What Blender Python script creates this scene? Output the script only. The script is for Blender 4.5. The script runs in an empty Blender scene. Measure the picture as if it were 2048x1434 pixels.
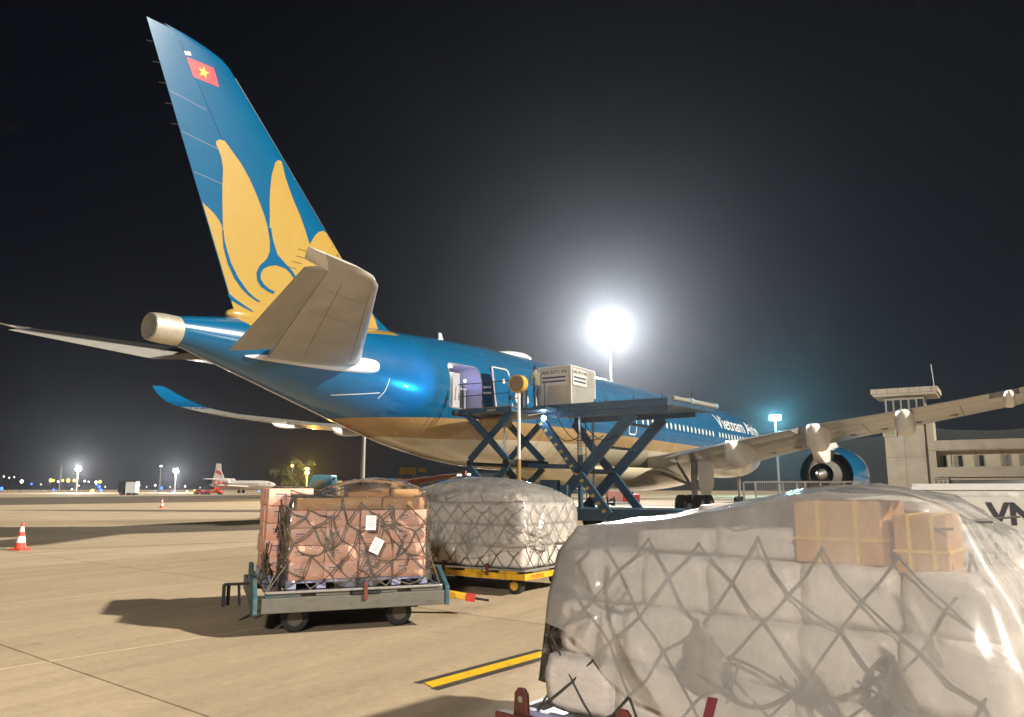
import bpy, bmesh, math, random
from mathutils import Vector, Matrix, Euler, noise
random.seed(7)
S = bpy.context.scene
COL = S.collection
R = math.radians
pi = math.pi

# ---------------------------------------------------------------- camera
cam_d = bpy.data.cameras.new('camera')
cam_d.sensor_width = 36.0
cam_d.lens = 1540.0 / 2048 * 36
cam_d.clip_start = 0.1
cam_d.clip_end = 4000
cam = bpy.data.objects.new('camera', cam_d)
COL.objects.link(cam)
cam.location = (-14.2, -22.0, 1.78)
cam.rotation_euler = (R(90 + 9.547), 0, R(32.4 - 90))
S.camera = cam

# ---------------------------------------------------------------- night sky
W = bpy.data.worlds.new('World')
S.world = W
W.use_nodes = True
wn = W.node_tree.nodes
wl = W.node_tree.links
bg = wn['Background']
tc = wn.new('ShaderNodeTexCoord')
sx = wn.new('ShaderNodeSeparateXYZ')
cr = wn.new('ShaderNodeValToRGB')
wl.new(tc.outputs['Generated'], sx.inputs[0])
wl.new(sx.outputs['Z'], cr.inputs[0])
cr.color_ramp.elements[0].position = 0.0
cr.color_ramp.elements[0].color = (0.0034, 0.0036, 0.0048, 1)
cr.color_ramp.elements[1].position = 0.75
cr.color_ramp.elements[1].color = (0.0003, 0.0004, 0.0010, 1)
e = cr.color_ramp.elements.new(0.22)
e.color = (0.0012, 0.0014, 0.0030, 1)
wl.new(cr.outputs[0], bg.inputs[0])
bg.inputs[1].default_value = 1.0

# ---------------------------------------------------------------- key light: the apron flood beam from the right
KEY = Vector((0.20, -0.97, 0)).normalized() * math.cos(R(32))
KEY.z = math.sin(R(32))
sun_d = bpy.data.lights.new('sun', 'SUN')
sun_d.energy = 3.7
sun_d.angle = R(1.6)
sun_d.color = (1.0, 0.92, 0.79)
sun = bpy.data.objects.new('sun', sun_d)
COL.objects.link(sun)
sun.rotation_euler = (-KEY).to_track_quat('-Z', 'Y').to_euler()
sun.location = (0, -60, 40)

S.view_settings.view_transform = 'Standard'
S.view_settings.look = 'None'
S.view_settings.gamma = 1.0
S.view_settings.exposure = 0.9
S.view_settings.use_curve_mapping = False
S.render.engine = 'CYCLES'
S.cycles.use_denoising = True
S.cycles.max_bounces = 8
S.cycles.transparent_max_bounces = 24
S.cycles.volume_bounces = 0
S.cycles.sample_clamp_indirect = 6.0
S.cycles.caustics_reflective = False
S.cycles.caustics_refractive = False

# ================================================================= helpers
MATS = {}


def nd(nt, t, **kw):
    n = nt.nodes.new(t)
    for k, v in kw.items():
        setattr(n, k, v)
    return n


def mat(name, col, rough=0.5, metal=0.0, coat=0.0, var=0.0, vscale=6.0, bump=0.0, bscale=40.0, emit=None, estr=1.0,
        rnd=0.0, stretch=None, dirt=None, spec=0.5):
    """Principled material with noise colour variation, optional fine relief and per-object tint."""
    if name in MATS:
        return MATS[name]
    m = bpy.data.materials.new(name)
    m.use_nodes = True
    nt = m.node_tree
    L = nt.links
    b = nt.nodes['Principled BSDF']
    b.inputs['Base Color'].default_value = (*col, 1)
    b.inputs['Roughness'].default_value = rough
    b.inputs['Metallic'].default_value = metal
    b.inputs['Coat Weight'].default_value = coat
    b.inputs['Coat Roughness'].default_value = 0.06
    b.inputs['Specular IOR Level'].default_value = spec
    out = None
    tcn = nd(nt, 'ShaderNodeTexCoord')
    src = tcn.outputs['Object']
    if stretch:
        mp = nd(nt, 'ShaderNodeMapping')
        mp.inputs['Scale'].default_value = stretch
        L.new(src, mp.inputs[0])
        src = mp.outputs[0]
    if var > 0 or rnd > 0:
        rgb = nd(nt, 'ShaderNodeRGB')
        rgb.outputs[0].default_value = (*col, 1)
        out = rgb.outputs[0]
        if var > 0:
            nz = nd(nt, 'ShaderNodeTexNoise')
            nz.inputs['Scale'].default_value = vscale
            nz.inputs['Detail'].default_value = 6
            nz.inputs['Roughness'].default_value = 0.62
            L.new(src, nz.inputs['Vector'])
            mr = nd(nt, 'ShaderNodeMapRange')
            mr.inputs['From Min'].default_value = 0.3
            mr.inputs['From Max'].default_value = 0.7
            mr.inputs['To Min'].default_value = 1 - var
            mr.inputs['To Max'].default_value = 1 + var
            L.new(nz.outputs['Fac'], mr.inputs[0])
            hs = nd(nt, 'ShaderNodeHueSaturation')
            L.new(mr.outputs[0], hs.inputs['Value'])
            L.new(out, hs.inputs['Color'])
            out = hs.outputs[0]
        if rnd > 0:
            oi = nd(nt, 'ShaderNodeObjectInfo')
            mr2 = nd(nt, 'ShaderNodeMapRange')
            mr2.inputs['To Min'].default_value = 1 - rnd
            mr2.inputs['To Max'].default_value = 1 + rnd
            L.new(oi.outputs['Random'], mr2.inputs[0])
            hs2 = nd(nt, 'ShaderNodeHueSaturation')
            L.new(mr2.outputs[0], hs2.inputs['Value'])
            L.new(out, hs2.inputs['Color'])
            out = hs2.outputs[0]
    if dirt:
        dcol, dscale, damt = dirt
        nz = nd(nt, 'ShaderNodeTexNoise')
        nz.inputs['Scale'].default_value = dscale
        nz.inputs['Detail'].default_value = 8
        L.new(src, nz.inputs['Vector'])
        mr = nd(nt, 'ShaderNodeMapRange')
        mr.inputs['From Min'].default_value = 0.5
        mr.inputs['From Max'].default_value = 0.72
        mr.inputs['To Max'].default_value = damt
        L.new(nz.outputs['Fac'], mr.inputs[0])
        mx = nd(nt, 'ShaderNodeMixRGB')
        L.new(mr.outputs[0], mx.inputs[0])
        if out:
            L.new(out, mx.inputs[1])
        else:
            mx.inputs[1].default_value = (*col, 1)
        mx.inputs[2].default_value = (*dcol, 1)
        out = mx.outputs[0]
    if out:
        L.new(out, b.inputs['Base Color'])
    if bump > 0:
        nz = nd(nt, 'ShaderNodeTexNoise')
        nz.inputs['Scale'].default_value = bscale
        nz.inputs['Detail'].default_value = 5
        L.new(src, nz.inputs['Vector'])
        bp = nd(nt, 'ShaderNodeBump')
        bp.inputs['Strength'].default_value = bump
        bp.inputs['Distance'].default_value = 0.02
        L.new(nz.outputs['Fac'], bp.inputs['Height'])
        L.new(bp.outputs[0], b.inputs['Normal'])
    if emit:
        b.inputs['Emission Color'].default_value = (*emit, 1)
        b.inputs['Emission Strength'].default_value = estr
        m.cycles.emission_sampling = 'NONE'
    MATS[name] = m
    return m


class MB:
    """collects faces of ONE mesh"""

    def __init__(s):
        s.v = []
        s.f = []
        s.mi = []
        s.cur = 0

    def add(s, vs, fs):
        o = len(s.v)
        s.v += [tuple(v) for v in vs]
        for f in fs:
            s.f.append([i + o for i in f])
            s.mi.append(s.cur)
        return s

    def box(s, x0, x1, y0, y1, z0, z1, M=None):
        vs = [Vector((x, y, z)) for z in (z0, z1) for y in (y0, y1) for x in (x0, x1)]
        if M is not None:
            vs = [M @ v for v in vs]
        return s.add(vs, [(0, 2, 3, 1), (4, 5, 7, 6), (0, 1, 5, 4), (2, 6, 7, 3), (0, 4, 6, 2), (1, 3, 7, 5)])

    def beam(s, p, q, w, h, up=(0, 0, 1)):
        """square bar from p to q"""
        p = Vector(p)
        q = Vector(q)
        d = (q - p).normalized()
        u = Vector(up)
        sd = d.cross(u)
        if sd.length < 1e-4:
            sd = d.cross(Vector((1, 0, 0)))
        sd.normalize()
        u = sd.cross(d).normalized()
        vs = []
        for c in (p, q):
            for a, b in ((-1, -1), (1, -1), (1, 1), (-1, 1)):
                vs.append(c + sd * (a * w / 2) + u * (b * h / 2))
        return s.add(vs, [(0, 3, 2, 1), (4, 5, 6, 7), (0, 1, 5, 4), (1, 2, 6, 5), (2, 3, 7, 6), (3, 0, 4, 7)])

    def tube(s, pts, r, n=8, cap=True):
        pts = [Vector(p) for p in pts]
        if not isinstance(r, (list, tuple)):
            r = [r] * len(pts)
        vs = []
        fs = []
        ref = None
        for i, p in enumerate(pts):
            a = pts[max(i - 1, 0)]
            b = pts[min(i + 1, len(pts) - 1)]
            d = (b - a)
            d = d.normalized() if d.length > 1e-9 else Vector((0, 0, 1))
            if ref is None:
                ref = d.orthogonal().normalized()
            ref = (ref - d * ref.dot(d))
            ref = ref.normalized() if ref.length > 1e-6 else d.orthogonal().normalized()
            bi = d.cross(ref)
            for k in range(n):
                t = 2 * pi * k / n
                vs.append(p + (ref * math.cos(t) + bi * math.sin(t)) * r[i])
        for i in range(len(pts) - 1):
            for k in range(n):
                k2 = (k + 1) % n
                fs.append((i * n + k, i * n + k2, (i + 1) * n + k2, (i + 1) * n + k))
        if cap:
            fs.append(tuple(range(n))[::-1])
            fs.append(tuple((len(pts) - 1) * n + k for k in range(n)))
        return s.add(vs, fs)

    def lathe(s, prof, n=24, axis='z', c=(0, 0, 0), cap=True):
        """prof: (position along axis, radius)"""
        vs = []
        fs = []
        for a, r in prof:
            for k in range(n):
                t = 2 * pi * k / n
                x, y = r * math.cos(t), r * math.sin(t)
                if axis == 'z':
                    v = (x, y, a)
                elif axis == 'x':
                    v = (a, x, y)
                else:
                    v = (y, a, x)
                vs.append(Vector(v) + Vector(c))
        for i in range(len(prof) - 1):
            for k in range(n):
                k2 = (k + 1) % n
                fs.append((i * n + k, i * n + k2, (i + 1) * n + k2, (i + 1) * n + k))
        if cap:
            fs.append(tuple(range(n))[::-1])
            fs.append(tuple((len(prof) - 1) * n + k for k in range(n)))
        return s.add(vs, fs)

    def loft(s, rings, cap=True, closed=True):
        n = len(rings[0])
        vs = [v for r in rings for v in r]
        fs = []
        for i in range(len(rings) - 1):
            for k in range(n if closed else n - 1):
                k2 = (k + 1) % n
                fs.append((i * n + k, i * n + k2, (i + 1) * n + k2, (i + 1) * n + k))
        if cap and closed:
            fs.append(tuple(range(n))[::-1])
            fs.append(tuple((len(rings) - 1) * n + k for k in range(n)))
        return s.add(vs, fs)

    def prism(s, poly, fn0, fn1):
        n = len(poly)
        vs = [fn0(p) for p in poly] + [fn1(p) for p in poly]
        fs = [tuple(range(n))[::-1], tuple(range(n, 2 * n))]
        for k in range(n):
            k2 = (k + 1) % n
            fs.append((k, k2, n + k2, n + k))
        return s.add(vs, fs)

    def sphere(s, c, r, n=12, m=8, sc=(1, 1, 1)):
        prof = []
        vs = []
        fs = []
        for i in range(m + 1):
            a = -pi / 2 + pi * i / m
            for k in range(n):
                t = 2 * pi * k / n
                vs.append(Vector(c) + Vector((r * math.cos(a) * math.cos(t) * sc[0], r * math.cos(a) * math.sin(t) * sc[1],
                                              r * math.sin(a) * sc[2])))
        for i in range(m):
            for k in range(n):
                k2 = (k + 1) % n
                fs.append((i * n + k, i * n + k2, (i + 1) * n + k2, (i + 1) * n + k))
        return s.add(vs, fs)

    def mesh(s, name):
        me = bpy.data.meshes.new(name)
        me.from_pydata(s.v, [], s.f)
        me.validate()
        return me

    def build(s, name, m, parent=None, smooth=None, bevel=0.0, loc=None):
        me = s.mesh(name)
        ms = m if isinstance(m, (list, tuple)) else [m]
        for q in ms:
            me.materials.append(q)
        if len(ms) > 1 and len(me.polygons) == len(s.mi):
            me.polygons.foreach_set('material_index', s.mi)
        bm = bmesh.new()
        bm.from_mesh(me)
        bmesh.ops.remove_doubles(bm, verts=bm.verts, dist=1e-5)
        bmesh.ops.recalc_face_normals(bm, faces=bm.faces)
        if bevel > 0:
            eds = [ed for ed in bm.edges if len(ed.link_faces) == 2 and ed.calc_face_angle(0) > 0.6]
            bmesh.ops.bevel(bm, geom=eds, offset=bevel, segments=2, affect='EDGES', profile=0.5, clamp_overlap=True)
        bm.to_mesh(me)
        bm.free()
        if smooth is not None:
            me.polygons.foreach_set('use_smooth', [True] * len(me.polygons))
            me.set_sharp_from_angle(angle=R(smooth))
        return link(name, me, parent, loc)


def link(name, me, parent=None, loc=None):
    o = bpy.data.objects.new(name, me)
    COL.objects.link(o)
    if parent:
        o.parent = parent
    if loc is not None:
        o.location = loc
    return o


def tag(o, label, cat=None, group=None, kind=None):
    if label:
        o['label'] = label
    if cat:
        o['category'] = cat
    if group:
        o['group'] = group
    if kind:
        o['kind'] = kind
    return o


def thing(name, label, cat, loc=(0, 0, 0), rz=0.0, group=None):
    o = bpy.data.objects.new(name, None)
    o.empty_display_size = 0.3
    COL.objects.link(o)
    o.location = loc
    o.rotation_euler = (0, 0, rz)
    return tag(o, label, cat, group)


def interp(tab, x):
    """smooth monotone table lookup"""
    if x <= tab[0][0]:
        return tab[0][1]
    if x >= tab[-1][0]:
        return tab[-1][1]
    n = len(tab)
    for i in range(n - 1):
        if tab[i][0] <= x <= tab[i + 1][0]:
            break
    def slope(j):
        if j == 0:
            return (tab[1][1] - tab[0][1]) / (tab[1][0] - tab[0][0])
        if j == n - 1:
            return (tab[-1][1] - tab[-2][1]) / (tab[-1][0] - tab[-2][0])
        a = (tab[j][1] - tab[j - 1][1]) / (tab[j][0] - tab[j - 1][0])
        b = (tab[j + 1][1] - tab[j][1]) / (tab[j + 1][0] - tab[j][0])
        return 0.0 if a * b <= 0 else 2 * a * b / (a + b)
    x0, y0 = tab[i]
    x1, y1 = tab[i + 1]
    h = x1 - x0
    t = (x - x0) / h
    return ((2 * t ** 3 - 3 * t ** 2 + 1) * y0 + (t ** 3 - 2 * t ** 2 + t) * h * slope(i) +
            (-2 * t ** 3 + 3 * t ** 2) * y1 + (t ** 3 - t ** 2) * h * slope(i + 1))


def lin(tab, x):
    if x <= tab[0][0]:
        return tab[0][1]
    for (a, b), (c, d) in zip(tab, tab[1:]):
        if x <= c:
            return b + (d - b) * (x - a) / (c - a)
    return tab[-1][1]


def text_mesh(body, size, name='lettering', bold=0.0, ext=0.0, align='LEFT'):
    cu = bpy.data.curves.new(name, 'FONT')
    cu.body = body
    cu.size = size
    cu.offset = bold
    cu.extrude = ext
    cu.align_x = align
    o = bpy.data.objects.new(name, cu)
    COL.objects.link(o)
    dg = bpy.context.evaluated_depsgraph_get()
    me = bpy.data.meshes.new_from_object(o.evaluated_get(dg))
    bpy.data.objects.remove(o)
    return me


ORD = ['first', 'second', 'third', 'fourth', 'fifth', 'sixth', 'seventh', 'eighth', 'ninth', 'tenth']

# ================================================================= materials
M = {}
M['blue'] = mat('aircraft_blue_paint', (0.001, 0.098, 0.225), 0.22, 0.0, 0.8, var=0.07, vscale=1.3)
M['gold'] = mat('lotus_gold_paint', (0.40, 0.255, 0.048), 0.35, 0.0, 0.3, var=0.04, vscale=2.0)
M['cream'] = mat('aircraft_cream_paint', (0.70, 0.64, 0.47), 0.3, 0.0, 0.5, var=0.05, vscale=1.5)
M['wing'] = mat('wing_grey_paint', (0.29, 0.275, 0.245), 0.35, 0.0, 0.3, var=0.10, vscale=1.2)
M['tailgrey'] = mat('tailplane_grey_paint', (0.43, 0.41, 0.37), 0.35, 0.0, 0.3, var=0.08, vscale=1.2)
M['white'] = mat('white_paint', (0.78, 0.76, 0.72), 0.35, 0.0, 0.3, var=0.05, vscale=3)
M['seam'] = mat('panel_seam', (0.11, 0.10, 0.09), 0.7)
M['dark'] = mat('dark_metal', (0.03, 0.03, 0.033), 0.5, 0.5, var=0.3, vscale=9)
M['steel'] = mat('bare_steel', (0.45, 0.44, 0.42), 0.35, 0.9, var=0.15, vscale=8)
M['apu'] = mat('titanium_nozzle', (0.62, 0.57, 0.47), 0.38, 0.55, var=0.12, vscale=5)
M['rubber'] = mat('rubber', (0.022, 0.022, 0.022), 0.85, var=0.3, vscale=14)
M['red'] = mat('red_paint', (0.50, 0.035, 0.025), 0.45, var=0.12, vscale=6)
M['flagred'] = mat('flag_red', (0.80, 0.01, 0.02), 0.4)
M['star'] = mat('flag_yellow', (0.95, 0.60, 0.02), 0.4)
M['yellow'] = mat('dolly_yellow_paint', (0.72, 0.40, 0.015), 0.5, var=0.16, vscale=7, dirt=((0.10, 0.05, 0.02), 4.0, 0.75))
M['lblue'] = mat('loader_blue_paint', (0.024, 0.066, 0.11), 0.42, 0.0, 0.1, var=0.18, vscale=5, dirt=((0.03, 0.03, 0.03), 3.0, 0.5))
M['teal'] = mat('dolly_blue_green_paint', (0.03, 0.085, 0.105), 0.5, var=0.25, vscale=7, dirt=((0.12, 0.10, 0.07), 5.0, 0.8))
M['rust'] = mat('rusty_red_paint', (0.13, 0.03, 0.022), 0.6, var=0.3, vscale=14, dirt=((0.05, 0.03, 0.02), 9.0, 0.8))
M['oldgrey'] = mat('weathered_grey_beam', (0.11, 0.103, 0.083), 0.65, var=0.2, vscale=4, dirt=((0.06, 0.05, 0.035), 4.0, 0.8), stretch=(1, 1, 4))
M['alu'] = mat('pallet_aluminium', (0.62, 0.61, 0.60), 0.3, 0.85, var=0.1, vscale=10)
M['rope'] = mat('net_rope', (0.105, 0.085, 0.06), 0.85, var=0.3, vscale=60)
M['ropedark'] = mat('net_rope_dark', (0.055, 0.052, 0.042), 0.8, var=0.3, vscale=60)
M['salmon'] = mat('salmon_carton', (0.90, 0.47, 0.33), 0.7, var=0.10, vscale=5, rnd=0.12, dirt=((0.72, 0.50, 0.42), 3.0, 0.8), bump=0.15, bscale=25)
M['kraft'] = mat('kraft_carton', (0.50, 0.27, 0.11), 0.75, var=0.12, vscale=5, rnd=0.10, bump=0.15, bscale=25)
M['parcel'] = mat('white_wrapped_carton', (0.66, 0.60, 0.54), 0.42, 0.0, 0.15, var=0.10, vscale=6, rnd=0.10, bump=0.35, bscale=9)
M['tape'] = mat('yellow_strapping', (0.75, 0.50, 0.12), 0.45)
M['paper'] = mat('paper_tag', (0.82, 0.80, 0.76), 0.7, var=0.04, vscale=30)
M['blueplastic'] = mat('blue_plastic_skid', (0.27, 0.28, 0.42), 0.4, var=0.2, vscale=6)
M['uld'] = mat('container_aluminium', (0.60, 0.57, 0.50), 0.36, 0.55, var=0.10, vscale=3, bump=0.5, bscale=4)
M['uldwhite'] = mat('container_white_panel', (0.66, 0.62, 0.55), 0.5, var=0.08, vscale=3)
M['ink'] = mat('black_ink', (0.025, 0.025, 0.03), 0.6)
M['navy'] = mat('navy_panel', (0.04, 0.06, 0.13), 0.5)
M['conered'] = mat('cone_red', (0.80, 0.07, 0.035), 0.5, var=0.1, vscale=12)
M['conewhite'] = mat('cone_white', (0.85, 0.82, 0.78), 0.4)
M['glass'] = mat('dark_glass', (0.02, 0.025, 0.03), 0.08, 0.0, 0.0, spec=0.8)
M['lamp'] = mat('flood_lamp_glass', (1, 1, 1), 0.3, emit=(1.0, 0.96, 0.86), estr=220)
M['tealamp'] = mat('teal_lamp_glass', (0.6, 1, 1), 0.3, emit=(0.30, 0.95, 1.0), estr=90)
M['yellowlamp'] = mat('sodium_lamp_glass', (1, 0.7, 0.2), 0.3, emit=(1.0, 0.58, 0.06), estr=40)
M['whitelamp'] = mat('white_lamp_glass', (1, 1, 1), 0.3, emit=(1.0, 0.92, 0.80), estr=60)
M['bluelamp'] = mat('blue_led_glass', (0.6, 0.8, 1), 0.3, emit=(0.35, 0.65, 1.0), estr=60)
M['pole'] = mat('galvanised_pole', (0.20, 0.195, 0.18), 0.45, 0.4, var=0.1, vscale=4)
M['concrete_wall'] = mat('painted_concrete', (0.34, 0.295, 0.23), 0.85, var=0.10, vscale=0.5, bump=0.3, bscale=6, dirt=((0.24, 0.20, 0.15), 0.35, 0.6))
M['hill'] = mat('night_shaded_hillside', (0.004, 0.005, 0.003), 0.95, var=0.5, vscale=0.05)  # night darkness put into the colour, far darker than real foliage
M['skin'] = mat('skin', (0.36, 0.20, 0.12), 0.55)
M['shirt'] = mat('olive_shirt', (0.15, 0.14, 0.085), 0.8, var=0.15, vscale=9)
M['trousers'] = mat('navy_trousers', (0.03, 0.04, 0.07), 0.85)
M['hair'] = mat('black_hair', (0.012, 0.010, 0.010), 0.6)
M['cabinwhite'] = mat('cabin_panel', (0.40, 0.39, 0.41), 0.5)
M['window'] = mat('window_shade', (0.80, 0.74, 0.60), 0.3)


def sheet_mat(name, col, opacity, rough, streak, tscale, crinkle=4.0):
    """plastic sheeting: part see-through, part milky film with glossy creases"""
    m = bpy.data.materials.new(name)
    m.use_nodes = True
    nt = m.node_tree
    L = nt.links
    for n in list(nt.nodes):
        nt.nodes.remove(n)
    o = nd(nt, 'ShaderNodeOutputMaterial')
    tr = nd(nt, 'ShaderNodeBsdfTransparent')
    tr.inputs[0].default_value = (0.96, 0.95, 0.93, 1)
    df = nd(nt, 'ShaderNodeBsdfDiffuse')
    df.inputs[0].default_value = (*col, 1)
    tl = nd(nt, 'ShaderNodeBsdfTranslucent')
    tl.inputs[0].default_value = (*col, 1)
    gl = nd(nt, 'ShaderNodeBsdfGlossy')
    gl.inputs['Color'].default_value = (1, 1, 1, 1)
    gl.inputs['Roughness'].default_value = rough
    mix1 = nd(nt, 'ShaderNodeMixShader')
    mix1.inputs[0].default_value = 0.4
    L.new(df.outputs[0], mix1.inputs[1])
    L.new(tl.outputs[0], mix1.inputs[2])
    t = nd(nt, 'ShaderNodeTexCoord')
    mp = nd(nt, 'ShaderNodeMapping')
    mp.inputs['Scale'].default_value = tscale
    mp.inputs['Rotation'].default_value = (0.5, 0.6, 0.3)
    L.new(t.outputs['Object'], mp.inputs[0])
    nz = nd(nt, 'ShaderNodeTexNoise')
    nz.inputs['Scale'].default_value = 3.0
    nz.inputs['Detail'].default_value = 8
    nz.inputs['Roughness'].default_value = 0.6
    L.new(mp.outputs[0], nz.inputs['Vector'])
    mr = nd(nt, 'ShaderNodeMapRange')
    mr.inputs['From Min'].default_value = 0.35
    mr.inputs['From Max'].default_value = 0.75
    mr.inputs['To Min'].default_value = max(0, opacity - streak)
    mr.inputs['To Max'].default_value = min(1, opacity + streak)
    L.new(nz.outputs['Fac'], mr.inputs[0])
    rg_ = nd(nt, 'ShaderNodeTexNoise', noise_type='RIDGED_MULTIFRACTAL')
    rg_.inputs['Scale'].default_value = crinkle
    rg_.inputs['Detail'].default_value = 3
    rg_.inputs['Roughness'].default_value = 0.55
    rg_.inputs['Distortion'].default_value = 0.6
    L.new(mp.outputs[0], rg_.inputs['Vector'])
    crest = nd(nt, 'ShaderNodeMapRange')
    crest.inputs['From Min'].default_value = 0.70
    crest.inputs['From Max'].default_value = 1.0
    crest.inputs['To Min'].default_value = 0.0
    crest.inputs['To Max'].default_value = 0.75
    L.new(rg_.outputs['Fac'], crest.inputs[0])
    opa = nd(nt, 'ShaderNodeMath', operation='ADD', use_clamp=True)
    L.new(mr.outputs[0], opa.inputs[0])
    L.new(crest.outputs[0], opa.inputs[1])
    bp = nd(nt, 'ShaderNodeBump')
    bp.inputs['Strength'].default_value = 0.55
    bp.inputs['Distance'].default_value = 0.015
    L.new(rg_.outputs['Fac'], bp.inputs['Height'])
    for n in (gl, df):
        L.new(bp.outputs[0], n.inputs['Normal'])
    mix2 = nd(nt, 'ShaderNodeMixShader')
    L.new(opa.outputs[0], mix2.inputs[0])
    L.new(tr.outputs[0], mix2.inputs[1])
    L.new(mix1.outputs[0], mix2.inputs[2])
    fr = nd(nt, 'ShaderNodeFresnel')
    fr.inputs['IOR'].default_value = 1.5
    L.new(bp.outputs[0], fr.inputs['Normal'])
    mix3 = nd(nt, 'ShaderNodeMixShader')
    L.new(fr.outputs[0], mix3.inputs[0])
    L.new(mix2.outputs[0], mix3.inputs[1])
    L.new(gl.outputs[0], mix3.inputs[2])
    L.new(mix3.outputs[0], o.inputs[0])
    return m


M['film'] = sheet_mat('clear_film', (0.85, 0.80, 0.74), 0.09, 0.10, 0.06, (1.5, 1.5, 2.5), 2.4)
M['frost'] = sheet_mat('frosted_sheet', (0.90, 0.87, 0.83), 0.36, 0.16, 0.12, (1.2, 1.2, 1.2), 2.6)
M['frost2'] = sheet_mat('thick_frosted_sheet', (0.90, 0.87, 0.83), 0.41, 0.18, 0.10, (1.6, 0.8, 0.8), 1.5)


def slab_mat(name, base, tint):
    m = bpy.data.materials.new(name)
    m.use_nodes = True
    nt = m.node_tree
    L = nt.links
    b = nt.nodes['Principled BSDF']
    b.inputs['Roughness'].default_value = 0.8
    b.inputs['Specular IOR Level'].default_value = 0.35
    g = nd(nt, 'ShaderNodeNewGeometry')
    def nz(sc, det, st=None):
        n = nd(nt, 'ShaderNodeTexNoise')
        n.inputs['Scale'].default_value = sc
        n.inputs['Detail'].default_value = det
        n.inputs['Roughness'].default_value = 0.65
        if st:
            mp = nd(nt, 'ShaderNodeMapping')
            mp.inputs['Scale'].default_value = st
            mp.inputs['Rotation'].default_value = (0, 0, 0.35)
            L.new(g.outputs['Position'], mp.inputs[0])
            L.new(mp.outputs[0], n.inputs['Vector'])
        else:
            L.new(g.outputs['Position'], n.inputs['Vector'])
        return n
    def rng(n, a, b_, c, d):
        r = nd(nt, 'ShaderNodeMapRange')
        r.inputs['From Min'].default_value = a
        r.inputs['From Max'].default_value = b_
        r.inputs['To Min'].default_value = c
        r.inputs['To Max'].default_value = d
        L.new(n.outputs['Fac'] if 'Fac' in n.outputs else n.outputs[0], r.inputs[0])
        return r
    big = rng(nz(0.22, 5), 0.3, 0.7, 0.90, 1.08)
    fine = rng(nz(9.0, 8), 0.3, 0.7, 0.90, 1.10)
    streak = rng(nz(0.9, 6, (0.30, 1.8, 1)), 0.35, 0.7, 0.89, 1.10)
    grit = rng(nz(60.0, 3), 0.3, 0.7, 0.86, 1.14)
    m1 = nd(nt, 'ShaderNodeMath', operation='MULTIPLY')
    m2 = nd(nt, 'ShaderNodeMath', operation='MULTIPLY')
    m3 = nd(nt, 'ShaderNodeMath', operation='MULTIPLY')
    L.new(big.outputs[0], m1.inputs[0])
    L.new(fine.outputs[0], m1.inputs[1])
    L.new(m1.outputs[0], m2.inputs[0])
    L.new(streak.outputs[0], m2.inputs[1])
    L.new(m2.outputs[0], m3.inputs[0])
    L.new(grit.outputs[0], m3.inputs[1])
    val = m3.outputs[0]
    if tint:
        oi = nd(nt, 'ShaderNodeObjectInfo')
        r = nd(nt, 'ShaderNodeMapRange')
        r.inputs['To Min'].default_value = 1 - tint
        r.inputs['To Max'].default_value = 1 + tint
        L.new(oi.outputs['Random'], r.inputs[0])
        m4 = nd(nt, 'ShaderNodeMath', operation='MULTIPLY')
        L.new(val, m4.inputs[0])
        L.new(r.outputs[0], m4.inputs[1])
        val = m4.outputs[0]
    # long tyre-scrubbed streaks
    ty = rng(nz(0.5, 5, (0.10, 2.6, 1)), 0.52, 0.70, 1.0, 0.90)
    m5 = nd(nt, 'ShaderNodeMath', operation='MULTIPLY')
    L.new(val, m5.inputs[0])
    L.new(ty.outputs[0], m5.inputs[1])
    val = m5.outputs[0]
    hs = nd(nt, 'ShaderNodeHueSaturation')
    hs.inputs['Color'].default_value = (*base, 1)
    L.new(val, hs.inputs['Value'])
    # oil and tyre stains
    st = rng(nz(1.1, 8), 0.63, 0.70, 0, 0.40)
    mx = nd(nt, 'ShaderNodeMixRGB')
    L.new(st.outputs[0], mx.inputs[0])
    L.new(hs.outputs[0], mx.inputs[1])
    mx.inputs[2].default_value = (base[0] * 0.55, base[1] * 0.55, base[2] * 0.55, 1)
    L.new(mx.outputs[0], b.inputs['Base Color'])
    bp = nd(nt, 'ShaderNodeBump')
    bp.inputs['Strength'].default_value = 0.25
    bp.inputs['Distance'].default_value = 0.006
    gn = nz(45.0, 4)
    L.new(gn.outputs['Fac'], bp.inputs['Height'])
    L.new(bp.outputs[0], b.inputs['Normal'])
    return m


M['slab'] = slab_mat('apron_concrete', (0.43, 0.335, 0.222), 0.06)
M['apron'] = slab_mat('far_apron_concrete', (0.415, 0.322, 0.213), 0.0)
M['joint'] = mat('joint_sealant', (0.10, 0.075, 0.05), 0.9, var=0.3, vscale=3)
M['markyellow'] = mat('marking_yellow', (0.80, 0.47, 0.01), 0.6, var=0.10, vscale=9, dirt=((0.42, 0.27, 0.05), 7.0, 0.55))
M['markblack'] = mat('marking_black', (0.045, 0.04, 0.033), 0.8, var=0.25, vscale=10, dirt=((0.16, 0.12, 0.08), 8.0, 0.5))

# ================================================================= ground
g = MB()
rr = 900
ring = [(20 + rr * math.cos(2 * pi * k / 64), 20 + rr * math.sin(2 * pi * k / 64), -0.025) for k in range(64)]
g.add(ring, [tuple(range(64))])
apron = g.build('apron', M['apron'])
tag(apron, None, kind='structure')

sg = MB().box(-2.488, 2.488, -2.488, 2.488, -0.02, 0.0)
slab_me = sg.mesh('concrete_slab')
slab_me.materials.append(M['slab'])
ang = -math.atan(0.117)
ca, sa = math.cos(ang), math.sin(ang)
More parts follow.
